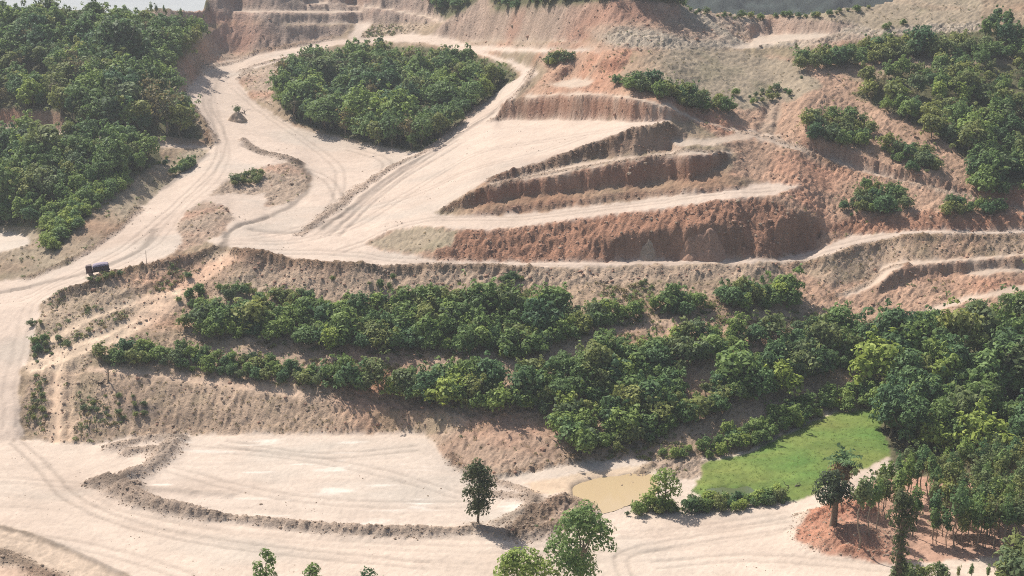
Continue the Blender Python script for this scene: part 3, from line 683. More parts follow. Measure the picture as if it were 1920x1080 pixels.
def leaves(seed, blobs, n, size, up=.35, shell=(.60, 1.12), aspect=.6, jitter=.7, low=-.5):
    """n small leaf-clump faces spread through the shells of the given ellipsoids"""
    r = np.random.default_rng(seed)
    B = np.array(blobs, float); area = (B[:, 3] * B[:, 4] + B[:, 5] * (B[:, 3] + B[:, 4])) ; area /= area.sum()
    k = r.choice(len(B), n, p=area)
    d = r.normal(size=(n, 3)); d /= np.linalg.norm(d, axis=1, keepdims=True)
    flip = d[:, 2] < low; d[flip, 2] *= -1
    rad = shell[0] + (shell[1] - shell[0]) * np.sqrt(r.random((n, 1)))
    rad = rad * (1 + .16 * np.sin(d[:, :1] * 5.1 + k[:, None] * 1.7) * np.cos(d[:, 1:2] * 4.3 + d[:, 2:3] * 3.7 + k[:, None]))
    P = B[k, :3] + d * B[k, 3:6] * rad
    nr = d * .9 + r.normal(size=(n, 3)) * jitter * .6 + np.array([0, 0, up]); nr /= np.linalg.norm(nr, axis=1, keepdims=True)
    a = np.cross(nr, r.normal(size=(n, 3))); a /= np.linalg.norm(a, axis=1, keepdims=True); b = np.cross(nr, a)
    s = size * r.uniform(.6, 1.35, (n, 1)); a = a * s; b = b * s * aspect
    nrm = nr * s * .22
    V = np.stack([P - a, P - b * .9 + nrm, P + a, P + b * .9 + nrm], 1).reshape(-1, 3)
    V = V + r.normal(size=V.shape) * size * .10
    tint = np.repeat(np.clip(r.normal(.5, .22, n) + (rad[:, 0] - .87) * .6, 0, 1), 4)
    Q = np.arange(4 * n).reshape(-1, 4)
    return V, Q, tint
def leaf_mesh(name, VQT, mat):
    return mesh_np(name, VQT[0], VQT[1], mat, False, [('tint', 'FLOAT', VQT[2])])
def tubes(name, paths, mat, k=6):
    """tapered tubes: each path is a list of (x, y, z, radius)"""
    V, Q = [], []
    for path in paths:
        p = np.array(path, float); base = len(V)
        for i in range(len(p)):
            t = p[min(i + 1, len(p) - 1), :3] - p[max(i - 1, 0), :3]; t = t / (np.linalg.norm(t) + 1e-9)
            a = np.cross(t, (0.31, .95, .05)); a /= np.linalg.norm(a) + 1e-9; b = np.cross(t, a)
            for q in range(k):
                an = 2 * math.pi * q / k; V.append(p[i, :3] + (a * math.cos(an) + b * math.sin(an)) * p[i, 3])
        for i in range(len(p) - 1):
            for q in range(k):
                Q.append((base + i * k + q, base + i * k + (q + 1) % k, base + (i + 1) * k + (q + 1) % k, base + (i + 1) * k + q))
    return mesh_np(name, np.array(V), np.array(Q), mat)
def bent(r, p0, p1, r0, r1, n=5, wob=.12):
    p0 = np.array(p0, float); p1 = np.array(p1, float); L_ = np.linalg.norm(p1 - p0)
    out = []
    for i in range(n):
        t = i / (n - 1); p = p0 + (p1 - p0) * t + (r.normal(size=3) * wob * L_ * .35 if 0 < i < n - 1 else 0)
        out.append((*p, r0 + (r1 - r0) * t))
    return out

PROTO = {}     # kind -> list of (trunk mesh, crown mesh, nominal height)
def add_proto(kind, seed, h, crown_lo, cr, nb, nl, lsize, mat, trunk_r, bark, lumps=.45, squash=.75, limbs=4, low=-.5, jitter=.7):
    r = np.random.default_rng(seed)
    blobs = []; cz = h * (crown_lo + 1) / 2; rz = h * (1 - crown_lo) / 2
    for i in range(nb):
        while True:
            d = r.uniform(-1, 1, 3)
            if np.linalg.norm(d) < 1: break
        br = cr * lumps * r.uniform(.65, 1.15)
        blobs.append((d[0] * (cr - br * .7), d[1] * (cr - br * .7), cz + d[2] * max(rz - br * .6, .1), br, br, br * squash))
    for i in range(max(3, nb // 3)):      # stray sprays beyond the main outline
        a = r.uniform(0, 6.28); q = cr * r.uniform(.75, 1.2); br = cr * lumps * r.uniform(.25, .55)
        blobs.append((math.cos(a) * q, math.sin(a) * q, cz + rz * r.uniform(-.8, .95), br, br, br * r.uniform(.6, 1.3)))
    for i in range(3):
        br = cr * lumps * r.uniform(.2, .4); blobs.append((r.normal() * cr * .45, r.normal() * cr * .45, cz + rz * r.uniform(.85, 1.12), br, br, br * 1.5))
    ex, ey = r.uniform(.78, 1.25), r.uniform(.78, 1.25); blobs = [(b[0] * ex, b[1] * ey, *b[2:]) for b in blobs]
    blobs.append((0, 0, cz, cr * .6, cr * .6, rz * .7))
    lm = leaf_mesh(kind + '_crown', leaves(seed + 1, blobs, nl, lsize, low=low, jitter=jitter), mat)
    tw = cr * .12
    paths = [bent(r, (0, 0, -.5), (r.normal() * tw, r.normal() * tw, cz + rz * .35), trunk_r, trunk_r * .35, 6, .06)]
    for i in range(limbs):
        b = blobs[r.integers(len(blobs) - 1)]; z0 = h * crown_lo * r.uniform(.75, 1.1) + .1 * h
        paths.append(bent(r, (0, 0, min(z0, cz)), b[:3], trunk_r * .5, trunk_r * .15, 4))
    tm = tubes(kind + '_trunk', paths, bark)
    PROTO.setdefault(kind, []).append((tm, lm, h))
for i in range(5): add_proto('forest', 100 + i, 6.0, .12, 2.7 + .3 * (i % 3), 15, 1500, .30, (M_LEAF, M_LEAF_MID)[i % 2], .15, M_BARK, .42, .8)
for i in range(2): add_proto('forest_light', 120 + i, 5.4, .10, 2.6, 14, 1400, .30, M_LEAF_LIGHT, .14, M_BARK, .42, .8)
for i in range(2): add_proto('forest_olive', 140 + i, 5.0, .15, 2.3, 13, 1000, .28, M_LEAF_OLIVE, .14, M_BARK_PALE, .42, .8)
for i in range(2): add_proto('forest_dry', 150 + i, 5.8, .30, 1.9, 9, 260, .24, M_LEAF_DRY, .13, M_BARK_PALE, .42, .8, 9)
for i in range(3): add_proto('forest_tall', 130 + i, 8.0, .30, 2.0, 13, 1200, .30, M_LEAF, .16, M_BARK)
for i in range(4): add_proto('bigtree', 160 + i, 8.4, .15, 3.3, 20, 2400, .31, (M_LEAF, M_LEAF_MID)[i % 2], .22, M_BARK, .38)
for i in range(5): add_proto('shrub', 200 + i, 3.4, .0, 2.1, 12, 1000, .25, (M_LEAF_MID, M_LEAF)[i % 2], .06, M_BARK, .42, .85, 3)
for i in range(2): add_proto('shrub_light', 230 + i, 3.3, .0, 2.0, 12, 950, .24, M_LEAF_LIGHT, .06, M_BARK, .42, .85, 3)
for i in range(3): add_proto('shrub_olive', 240 + i, 2.6, .0, 1.6, 9, 560, .22, M_LEAF_OLIVE, .05, M_BARK, .45, .8, 3)
for i in range(6): add_proto('slender', 260 + i, 7.2, .44, 1.15, 9, 620, .20, (M_LEAF_OLIVE, M_LEAF_MID)[i % 2], .11, M_BARK_PALE, .5, .95, 4, -1)

# ------------------------------------------------------------------ scattering
rng = np.random.default_rng(4)
Vpix, Upix = VB, UB
cell_w = (YW ** 2)
def scatter(polys, spacing, seed, nmax=100000, holes=()):
    r = np.random.default_rng(seed)
    m = np.zeros((NY, NS), bool)
    for p in polys: m |= pip(p, UB, VB)
    for p in holes: m &= ~pip(p, UB, VB)
    # only where the land survey really is (not beyond the ridge)
    ii = np.flatnonzero(m)
    if not len(ii): return []
    w = cell_w.ravel()[ii]; area = (w * (SG[1] - SG[0]) * math.log(YG[1] / YG[0])).sum()
    n = min(int(area / spacing ** 2 * 4) + 8, len(ii))
    pick = r.choice(ii, n, replace=False, p=w / w.sum())
    g = {}; out = []
    for q in pick:
        x = XW.flat[q] + r.normal() * .2; y = YW.flat[q] + r.normal() * .2
        sp_ = spacing * r.uniform(.75, 1.25)
        cx, cy = int(x // spacing), int(y // spacing); okk = True
        for a in (-1, 0, 1):
            for b in (-1, 0, 1):
                for (px, py) in g.get((cx + a, cy + b), ()):
                    if (px - x) ** 2 + (py - y) ** 2 < sp_ * sp_ * .72: okk = False
        if okk:
            g.setdefault((cx, cy), []).append((x, y)); out.append((x, y))
            if len(out) >= nmax: break
    return out
def project(x, y, z):
    dz = z - H; f = y * cp - dz * sp; up = y * sp + dz * cp
    return 960 + F * x / f, 540 - F * up / f, f
NAMES = {'forest': ('broadleaf_tree', 'tree'), 'forest_tall': ('broadleaf_tree', 'tree'), 'forest_light': ('broadleaf_tree', 'tree'), 'forest_olive': ('broadleaf_tree', 'tree'), 'forest_dry': ('broadleaf_tree', 'tree'), 'bigtree': ('broadleaf_tree', 'tree'), 'shrub': ('shrub', 'shrub'),
         'shrub_light': ('shrub', 'shrub'), 'shrub_olive': ('shrub', 'shrub'), 'slender': ('plantation_tree', 'tree')}
def plant(kind, x, y, hgt, label, group, seed, sink=.05, wide=1.0, lean=.05):
    r = random.Random(seed)
    tm, lm, h0 = PROTO[kind][r.randrange(len(PROTO[kind]))]
    nm, cat = NAMES[kind]
    s = hgt / h0; w = s * r.uniform(.88, 1.15) * wide
    root = link(nm, None, None, (x, y, height(x, y) - sink))
    root.rotation_euler = (r.uniform(-lean, lean), r.uniform(-lean, lean), r.uniform(0, 6.28)); root.scale = (w, w, s)
    root.empty_display_size = .3
    tree = cat == 'tree'
    link('trunk' if tree else 'stem', tm, root); link('crown' if tree else 'foliage', lm, root)
    return tag(root, label, cat, group)

LANDMARKS = [('the pale pond',20,452),('the red track',200,258),('the skyline gap',240,30),('the upper haul road',350,170),('the small road mound',445,215),('the road fork',760,290),
 ('the upper road bend',1000,135),('the dump truck',185,508),('the charred branches',190,715),('the eroded lip',560,530),('the bench road',1000,500),('the pad corner mound',950,840),
 ('the muddy pond',1150,920),('the meadow corner pond',1380,918),('the meadow top',1620,775),('the palm',1578,880),('the winding bench road',1540,470),('the right-hand terraces',1750,570),
 ('the quarry wall on the left',450,60),('the pink quarry wall',1000,40),('the bare brown hill',1350,140),('the ridge pit',1470,70),('the diagonal cut',1650,310),('the rutted track',320,590),('the terrace end',960,790),
 ('the vine-clad tree',1680,1060),('the thick-trunked tree',1562,960),('the far orchard corner',1900,950),('the orchard track',1820,1060)]
TONE = {'foliage_deep_green': 'deep green', 'foliage_mid_green': 'mid green', 'foliage_light_green': 'light green', 'foliage_olive': 'olive', 'foliage_dry': 'half-bare dry'}
def own_label(kind_word, mat_name, hh, hr, place, u, v):
    q = (hh - hr[0]) / max(hr[1] - hr[0], .01)
    size = 'small' if q < .33 else 'tall' if q > .72 else 'mid-sized'
    lm = min(LANDMARKS, key=lambda l: math.hypot(l[1] - u, (l[2] - v) * 1.6))[0]
    return '%s %s %s %s, towards %s' % (size, TONE.get(mat_name, 'green'), kind_word, place, lm)
def leafname(o): return [c for c in o.children if c.name.startswith(('crown', 'foliage'))][0].data.materials[0].name
BULK = {}      # stuff: what cannot be told apart any more
def bulk(name, pts): BULK.setdefault(name, []).extend(pts)
WOODS = [
 # key, base outlines, kinds, spacing, height range, individuals wanted, label, group
 ('upper_wood', [[(-220,52),(210,52),(270,58),(330,66),(385,80),(350,108),(318,135),(308,172),(330,200),(352,230),(350,262),(290,256),(180,246),(130,240),(100,206),(-220,208)]], ['forest','forest','forest','forest','forest_tall','forest_light','forest_olive','forest_olive','forest_dry'], 3.1, (4.0,8.0), 70,
   'dense green broadleaf tree in the wood above the left haul road', 'trees of the wood above the haul road'),
 ('lower_wood', [[(-220,275),(60,272),(110,268),(190,272),(270,285),(300,308),(225,335),(140,372),(85,402),(60,424),(-220,424)]], ['forest','forest','forest_olive','forest_light','forest_tall'], 2.8, (3.4,6.8), 45,
   'green broadleaf tree in the wood below the red track, beside the pale pond', 'trees of the wood by the pale pond'),
 ('clump', [[(518,190),(532,162),(570,138),(640,128),(760,126),(870,134),(945,158),(900,195),(850,240),(800,282),(762,288),(650,262),(560,228)]], ['forest','forest','forest','forest','forest_tall','forest_light','forest_olive','forest_olive','forest_dry'], 2.7, (3.6,7.4), 75,
   'leafy green tree in the wooded island enclosed by dirt roads', 'trees of the wooded island'),
 ('right_wood', [[(1640,680),(1645,645),(1700,635),(1780,640),(1880,618),(2200,580),(2200,868),(1920,862),(1760,862),(1700,856),(1668,835),(1652,775)]], ['bigtree','bigtree','bigtree','bigtree','forest_light','forest_olive'], 3.4, (4.5,9.6), 45,
   'tall bushy green tree in the dense wood behind the orchard', 'trees of the wood behind the orchard'),
 ('upper_right_wood', [[(1600,175),(1650,152),(1760,128),(2200,115),(2200,400),(1920,352),(1850,340),(1790,285),(1720,240),(1650,205)]], ['forest','forest','forest_olive','forest_light','shrub_olive','forest_dry'], 3.0, (2.2,5.2), 40,
   'green tree on the wooded slope right of the bare brown hill', 'trees of the slope beside the bare hill'),
 ('ridge_trees', [[(1838,62),(2200,45),(2200,100),(1842,92)]], ['forest_tall','forest'], 2.7, (5,7), 12,
   'tall dark tree standing at the end of the bare ridge', 'trees at the end of the ridge'),
 ('crest_wood', [[(800,4),(893,2),(868,24),(846,37),(825,30)],[(925,22),(1000,12),(1130,5),(1200,0),(1285,12),(1285,-38),(915,-38)]], ['forest'], 2.9, (2.6,4.2), 25,
   'green tree of the wood crowning the pink quarry wall', 'trees crowning the quarry wall'),
]
SHRUBS = [
 ('slope_row_upper', [[(322,612),(360,596),(420,588),(560,592),(620,590),(760,572),(800,575),(980,578),(1100,588),(1200,582),(1340,560),(1470,552),(1492,575),(1380,586),(1300,590),(1160,604),(1080,638),(1040,658),(960,674),(860,667),(780,655),(700,660),(560,648),(420,638),(350,622)]], ['shrub','shrub','shrub','shrub_light','shrub_olive'], 1.95, (1.8,4.4), 80,
   'leafy green shrub in the upper planted row below the bench road', 'shrubs of the upper row on the planted slope'),
 ('slope_row_lower', [[(610,716),(760,724),(960,724),(1090,706),(1180,664),(1310,640),(1480,618),(1560,616),(1630,642),(1625,680),(1500,722),(1380,768),(1240,822),(1140,855),(1090,862),(1052,820),(1062,790),(960,780),(880,768),(760,752),(640,735)]], ['shrub','shrub','shrub','shrub_light','shrub_olive','forest','forest_olive'], 2.0, (1.8,5.0), 90,
   'leafy green shrub in the lower planted belt above the grass meadow', 'shrubs of the lower belt on the planted slope'),
 ('slope_row_sparse', [[(180,670),(260,655),(330,662),(600,694),(660,712),(640,735),(520,718),(420,704),(330,690),(200,682)]], ['shrub_olive','shrub','shrub'], 1.5, (1.1,2.7), 34,
   'low scrubby bush scattered along the dirt terrace above the lower bank', 'bushes along the lower terrace'),
 ('hedge', [[(1235,854),(1330,857),(1400,844),(1490,800),(1560,770),(1650,764),(1645,722),(1500,756),(1400,800),(1290,842)]], ['shrub','shrub_light'], 1.5, (1.2,2.8), 28,
   'low green hedge bush edging the far side of the grass meadow', 'hedge bushes edging the meadow'),
 ('verge', [[(1180,968),(1260,966),(1330,962),(1480,944),(1470,930),(1330,946),(1190,955)]], ['shrub','shrub_light','shrub_olive'], 1.05, (.4,2.4), 30,
   'small green verge bush between the pond and the pale dirt road', 'verge bushes by the pond'),
 ('belt', [[(1490,122),(1560,108),(1640,96),(1760,90),(1830,92),(1920,100),(1920,112),(1760,114),(1640,122),(1500,132)]], ['shrub','shrub_olive'], 2.6, (2.6,4.4), 16,
   'dark bush in the belt below the bare ridge', 'bushes of the belt below the ridge'),
 ('patch', [[(1150,158),(1220,162),(1300,182),(1378,202),(1376,214),(1300,207),(1200,178)]], ['shrub_olive','shrub'], 2.0, (1.8,3.2), 10,
   'olive bush at the foot of the bare brown hill', 'bushes at the foot of the brown hill'),
 ('patch2', [[(1505,240),(1560,220),(1620,224),(1645,252),(1600,287),(1530,270)],[(1650,275),(1750,295),(1772,322),(1700,317)]], ['shrub_olive','shrub'], 2.3, (2.0,3.6), 12,
   'olive bush at the top of the long diagonal cut', 'bushes above the diagonal cut'),
 ('patch3', [[(1582,385),(1620,358),(1680,356),(1695,396),(1640,402),(1590,402)],[(1760,400),(1800,388),(1870,392),(1882,404),(1770,406)]], ['shrub','shrub_olive'], 1.9, (1.8,3.0), 10,
   'bush on the red slope above the winding bench road', 'bushes above the winding road'),
 ('patch4', [[(1820,335),(1850,305),(1920,325),(1960,385),(1850,374)]], ['shrub','forest'], 2.5, (2.5,4.4), 6,
   'leafy bush on the lower edge of the wooded slope', 'bushes on the lower edge of the slope'),
 ('light_patch', [[(80,405),(150,360),(235,325),(240,345),(150,420),(95,482),(80,450)]], ['shrub_light'], 1.7, (1.4,2.8), 24,
   'bright green bush between the lower wood and the haul road', 'bright bushes beside the haul road'),
 ('bank_weeds', [[(160,745),(240,730),(270,745),(280,790),(200,790),(160,780)],[(60,725),(95,725),(90,800),(60,790)]], ['shrub_olive'], 1.6, (0.5,1.1), 8,
   'scrubby olive weed bush on the lower bank near the burnt patch', 'weed bushes on the lower bank'),
 ('track_bushes', [[(400,545),(470,535),(490,555),(430,565)],[(500,560),(560,550),(600,575),(540,585)],[(330,560),(380,552),(390,585),(340,590)]], ['shrub','shrub_olive'], 1.6, (1.0,2.2), 8,
   'green bush beside the rutted track below the bench lip', 'bushes beside the rutted track'),
 ('island_bush', [[(425,345),(470,325),(495,330),(490,345),(440,352)]], ['shrub_olive'], 1.5, (1.2,2.2), 4,
   'dry olive bush on the earth island in the haul road', 'bushes on the road island'),
 ('bank_bush', [[(322,325),(350,305),(360,312),(335,332)]], ['shrub'], 1.4, (1.2,2.2), 5,
   'green bush on the dry bank beside the upper haul road', 'bushes on the dry bank'),
 ('knoll_bush', [[(1022,118),(1060,108),(1075,112),(1040,124)]], ['shrub_olive'], 1.4, (1.6,2.8), 6,
   'olive bush on the knoll beside the upper road bend', 'bushes on the knoll'),
]
SHRUBS += [
 ('ridge_fringe', [[(1290,21),(1400,32),(1520,30),(1640,14),(1640,19),(1520,34),(1400,37),(1290,27)]], ['shrub','shrub_olive'], 1.8, (.7,1.8), 0, '', ''),
 ('loose_scrub', [[(1350,110),(1480,120),(1560,180),(1500,240),(1380,220),(1300,195)], [(1480,220),(1640,190),(1780,270),(1880,350),(1760,330),(1600,300),(1500,270)], [(1560,350),(1720,350),(1900,395),(1900,425),(1600,415)], [(1400,60),(1830,40),(1830,85),(1500,110),(1400,100)],
   [(60,600),(160,545),(300,505),(400,480),(330,560),(180,640),(60,690)], [(70,710),(300,715),(300,805),(90,815)], [(180,400),(300,300),(390,285),(340,330),(250,400),(150,480),(60,515),(40,490)], [(520,520),(800,525),(1400,515),(1450,540),(1000,560),(800,555),(560,575)]], ['shrub_olive','shrub_olive','shrub'], 1.7, (.4,1.5), 0, '', ''),
]
PLACE = {'upper_wood': ('tree', 'in the wood above the haul road'), 'lower_wood': ('tree', 'in the wood by the pale pond'), 'clump': ('tree', 'in the wooded road island'), 'right_wood': ('tree', 'behind the orchard'), 'upper_right_wood': ('tree', 'on the upper wooded slope'), 'ridge_trees': ('tree', 'at the end of the ridge'), 'crest_wood': ('tree', 'crowning the quarry wall'), 'slope_row_upper': ('shrub', 'in the upper planted row'), 'slope_row_lower': ('shrub', 'in the lower planted belt'), 'slope_row_sparse': ('bush', 'along the dirt terrace'), 'hedge': ('hedge bush', 'edging the meadow'), 'verge': ('verge bush', 'beside the road'), 'belt': ('bush', 'in the belt below the ridge'), 'patch': ('bush', 'at the brown hill foot'), 'patch2': ('bush', 'above the diagonal cut'), 'patch3': ('bush', 'above the winding road'), 'patch4': ('bush', 'on the slope edge'), 'light_patch': ('bush', 'beside the left wood'), 'bank_weeds': ('weed bush', 'on the lower bank'), 'track_bushes': ('bush', 'below the bench lip'), 'island_bush': ('bush', 'on the road island'), 'bank_bush': ('bush', 'on the dry bank'), 'knoll_bush': ('bush', 'on the knoll')}
for si, (key, polys, kinds, spc, hr, nind, label, group) in enumerate(WOODS + SHRUBS):
    pts = scatter(polys, spc, 900 + si, holes=[[(1262,722),(1300,690),(1400,648),(1455,633),(1475,668),(1400,702),(1310,742),(1275,758)], [(1080,645),(1160,612),(1290,598),(1290,606),(1170,622),(1085,658)]])
    tall = hr[1]
    info = []
    for (x, y) in pts:
        hh = rng.uniform(*hr) * (.85 + .3 * float(vnoise(np.array([x * .08]), np.array([y * .08]), 5)[0]) )
        u, v, f = project(x, y, height(x, y) + hh * .5)
        if rng.random() < .09: hh *= 1.35
        if hr[1] > 4 and float(fbm(np.array([x * .11]), np.array([y * .11]), 7, 2)[0]) < -.52: continue
        if key == 'loose_scrub':
            q = float(fbm(np.array([x * .075]), np.array([y * .075]), 8, 4, .65)[0])
            if q < .16 + .25 * rng.random(): continue
            hh *= .6 + 1.2 * min(q, .6)
        info.append((f if -40 < u < 1960 and v < 1120 else 1e6 + f, x, y, hh))
    info.sort()
    for k, (f, x, y, hh) in enumerate(info):
        kind = kinds[int(rng.integers(len(kinds)))]
        if k < nind and f < 1e5:
            o = plant(kind, x, y, hh, label, group, 7000 + si * 1000 + k)
            u, v, _f = project(x, y, height(x, y))
            o['label'] = own_label(PLACE[key][0], leafname(o), hh, hr, PLACE[key][1], u, v)
        else:
            if kind.startswith('shrub'): bulk('background_shrubs', [(x, y, hh, kind)])
            else: bulk('background_trees', [(x, y, hh, kind)])

# ------------------------------------------------------------------ masses that cannot be counted: instanced on points
LIB = bpy.data.collections.new('library')          # not linked to the scene: only sources for the masses
def lib_obj(name, meshes):
    """one source object out of several meshes"""
    Vs, Qs, Ts, Ms, mats, off = [], [], [], [], [], 0
    for me in meshes:
        n = len(me.vertices); co = np.zeros(n * 3, np.float32); me.vertices.foreach_get('co', co); Vs.append(co.reshape(-1, 3))
        q = np.zeros(len(me.loops), np.int32); me.loops.foreach_get('vertex_index', q); Qs.append(q.reshape(-1, 4) + off); off += n
        t = np.full(n, .5, np.float32)
        if 'tint' in me.attributes: me.attributes['tint'].data.foreach_get('value', t)
        Ts.append(t); mats.append(me.materials[0]); Ms.append(np.full(len(q) // 4, len(mats) - 1, np.int32))
    me = mesh_np(name, np.concatenate(Vs), np.concatenate(Qs), None, False, [('tint', 'FLOAT', np.concatenate(Ts))])
    for m in mats: me.materials.append(m)
    me.polygons.foreach_set('material_index', np.concatenate(Ms))
    o = bpy.data.objects.new(name, me); LIB.objects.link(o)
    return o
def mass(name, label, cat, sources, pts, mat=None):
    """pts: x, y, z, scale_xy, scale_z, rot, source index"""
    col = bpy.data.collections.new(name + '_sources')
    for k, o in enumerate(sources):
        o.name = '%s_%02d' % (name, k); col.objects.link(o)
    P = np.array(pts, float)
    me = bpy.data.meshes.new(name); me.vertices.add(len(P)); me.vertices.foreach_set('co', P[:, :3].astype(np.float32).ravel())
    for an, typ, dat in (('sc', 'FLOAT_VECTOR', np.stack([P[:, 3], P[:, 3], P[:, 4]], 1)), ('ro', 'FLOAT_VECTOR', np.stack([P[:, 5] * 0, P[:, 5] * 0, P[:, 5]], 1))):
        a = me.attributes.new(an, typ, 'POINT'); a.data.foreach_set('vector', dat.astype(np.float32).ravel())
    a = me.attributes.new('src', 'INT', 'POINT'); a.data.foreach_set('value', P[:, 6].astype(np.int32))
    o = link(name, me)
    ng = bpy.data.node_groups.new(name, 'GeometryNodeTree')
    ng.interface.new_socket('Geometry', in_out='INPUT', socket_type='NodeSocketGeometry'); ng.interface.new_socket('Geometry', in_out='OUTPUT', socket_type='NodeSocketGeometry')
    gi = ng.nodes.new('NodeGroupInput'); go = ng.nodes.new('NodeGroupOutput')
    ci = ng.nodes.new('GeometryNodeCollectionInfo'); ci.inputs['Collection'].default_value = col; ci.inputs['Separate Children'].default_value = True; ci.inputs['Reset Children'].default_value = True
    ip = ng.nodes.new('GeometryNodeInstanceOnPoints'); ip.inputs['Pick Instance'].default_value = True
    def attr(n, t):
        q = ng.nodes.new('GeometryNodeInputNamedAttribute'); q.data_type = t; q.inputs['Name'].default_value = n; return q.outputs['Attribute']
    lk = ng.links.new
    lk(gi.outputs[0], ip.inputs['Points']); lk(ci.outputs[0], ip.inputs['Instance'])
    lk(attr('src', 'INT'), ip.inputs['Instance Index']); lk(attr('sc', 'FLOAT_VECTOR'), ip.inputs['Scale'])
    er = ng.nodes.new('FunctionNodeEulerToRotation'); lk(attr('ro', 'FLOAT_VECTOR'), er.inputs[0]); lk(er.outputs[0], ip.inputs['Rotation'])
    lk(ip.outputs[0], go.inputs[0])
    md = o.modifiers.new('spread', 'NODES'); md.node_group = ng
    return tag(o, label, cat, kind='stuff')
for nm, label, cat in (('background_trees', 'mass of further trees filling the woods behind the nearest ones', 'woodland'), ('background_shrubs', 'mass of further bushes filling the shrub belts', 'scrub')):
    src, where = [], {}
    for kind in sorted(set(p[3] for p in BULK[nm])):
        where[kind] = []
        for (tm, lm, h0) in PROTO[kind]:
            where[kind].append((len(src), h0)); src.append(lib_obj('%s_src' % kind, [tm, lm]))
    pts = []
    for (x, y, hh, kind) in BULK[nm]:
        k, h0 = where[kind][int(rng.integers(len(where[kind])))]; s = hh / h0
        pts.append((x, y, height(x, y) - .1, s * rng.uniform(.9, 1.15), s, rng.uniform(0, 6.28), k))
    mass(nm, label, cat, src, pts)

# dry weeds, clods and grass
def weed_mesh(seed, mat, n=26, s=.16, h=.5, w=.45):
    return leaf_mesh('weed', leaves(seed, [(0, 0, h * .4, w, w, h * .6), (w * .5, .1, h * .3, w * .5, w * .5, h * .5)], n, s, low=-.2), mat)
def clod_mesh(seed, mat):
    r = np.random.default_rng(seed)
    # a lumpy irregular block: subdivided octahedral-ish ring stack
    V = []; rings = [(-.35, .55), (-.05, 1.0), (.38, .78), (.62, .30)]
    for z, q in rings:
        for i in range(7):
            a = 2 * math.pi * i / 7; k = q * r.uniform(.75, 1.2); V.append((math.cos(a) * k, math.sin(a) * k * .85, z * r.uniform(.85, 1.15)))
    Q = [(j * 7 + i, j * 7 + (i + 1) % 7, (j + 1) * 7 + (i + 1) % 7, (j + 1) * 7 + i) for j in range(3) for i in range(7)]
    V.append((0, 0, .7)); V = np.array(V); Q = np.array(Q + [(21 + i, 21 + (i + 1) % 7, 28, 28) for i in range(7)])
    tri = Q[:, 2] == Q[:, 3]
    me = bpy.data.meshes.new('clod'); me.from_pydata(V.tolist(), [], [tuple(q[:3]) if t else tuple(q) for q, t in zip(Q.tolist(), tri)]); me.materials.append(mat)
    return me
M_CLOD = simple_mat('soil_clods', (.36, .270, .198), .95, .25, 3)
M_CLOD_RED = simple_mat('red_soil_clods', (.36, .215, .150), .95, .25, 3)
M_STRAW = leaf_mat('dry_straw', (.260, .210, .125), .2)
def cells(mask, n, seed):
    r = np.random.default_rng(seed); ii = np.flatnonzero(mask); w = cell_w.ravel()[ii]
    pick = r.choice(ii, min(n, len(ii)), p=w / w.sum()); 
    jx = (r.random(len(pick)) - .5) * (SG[1] - SG[0]) * YW.flat[pick]; jy = (r.random(len(pick)) - .5) * YW.flat[pick] * .0023
    return r, XW.flat[pick] + jx, YW.flat[pick] + jy
inframe = (UB > -160) & (UB < 2080) & (VB < 1130) & (VB > 5)
def cls(*cc): return np.isin(LB, [CN.index(c) for c in cc])
srcs = []
for i in range(3): srcs.append(lib_obj('w', [weed_mesh(300 + i, M_LEAF_OLIVE)]))
for i in range(2): srcs.append(lib_obj('w', [weed_mesh(310 + i, M_LEAF_DRY)]))
for i in range(2): srcs.append(lib_obj('w', [weed_mesh(320 + i, M_STRAW, 20, .14)]))
pts = []
patch = fbm(XW * .10, YW * .10, 90, 3)
for mask, n, sr, smax in (((cls('brush', 'fslope') | (cls('bank') & (UB < 300))) & inframe & (patch > .12), 2600, (0, 5), 1.1), (cls('brush', 'bank', 'fslope') & inframe, 4500, (4, 7), .5),
                          (cls('drybrush') & inframe & (patch > .05), 1800, (0, 7), .9), (cls('drybrush') & inframe, 3500, (3, 7), .6), (cls('fforest', 'fwood', 'fclump', 'fflat') & inframe, 7500, (0, 4), 1.7),
                          (cls('redearth', 'earth', 'mound', 'rubble') & inframe & (patch > 0), 1300, (2, 7), .7)):
    r, xs, ys = cells(mask & (TINT < 1.12), n, n)
    for x, y in zip(xs, ys):
        s = r.uniform(.3, smax); pts.append((x, y, height(x, y) - .03, s, s * r.uniform(.7, 1.3), r.uniform(0, 6.28), r.integers(*sr)))
mass('dry_weeds', 'dry weeds and low scrub scattered over the earth slopes', 'weeds', srcs, pts)
srcs = []
for i in range(4):
    o = bpy.data.objects.new('c', clod_mesh(400 + i, M_CLOD if i < 2 else M_CLOD_RED)); LIB.objects.link(o); srcs.append(o)
pts = []
for mask, n, s0, sr in (((LOOSE > .2) & inframe, 16000, .075, (0, 2)), (cls('redscarp', 'cliff', 'scarp', 'lip') & inframe, 1800, .15, (1, 4)), (cls('mound', 'rubble', 'redearth', 'earth', 'pinkwall', 'greywall') & inframe, 3000, .15, (0, 4)),
                        (cls('bank', 'brush') & inframe, 1500, .12, (0, 3)), (cls('low', 'floor', 'road', 'ledge') & inframe & (fbm(XW * .1, YW * .1, 93, 3) > .2), 900, .06, (0, 2))):
    r, xs, ys = cells(mask, n, n + 1)
    for x, y in zip(xs, ys):
        s = s0 * math.exp(r.normal() * .5); pts.append((x, y, height(x, y), s, s, r.uniform(0, 6.28), r.integers(*sr)))
mass('soil_clods', 'loose lumps of earth strewn over windrows and cut faces', 'soil', srcs, pts)
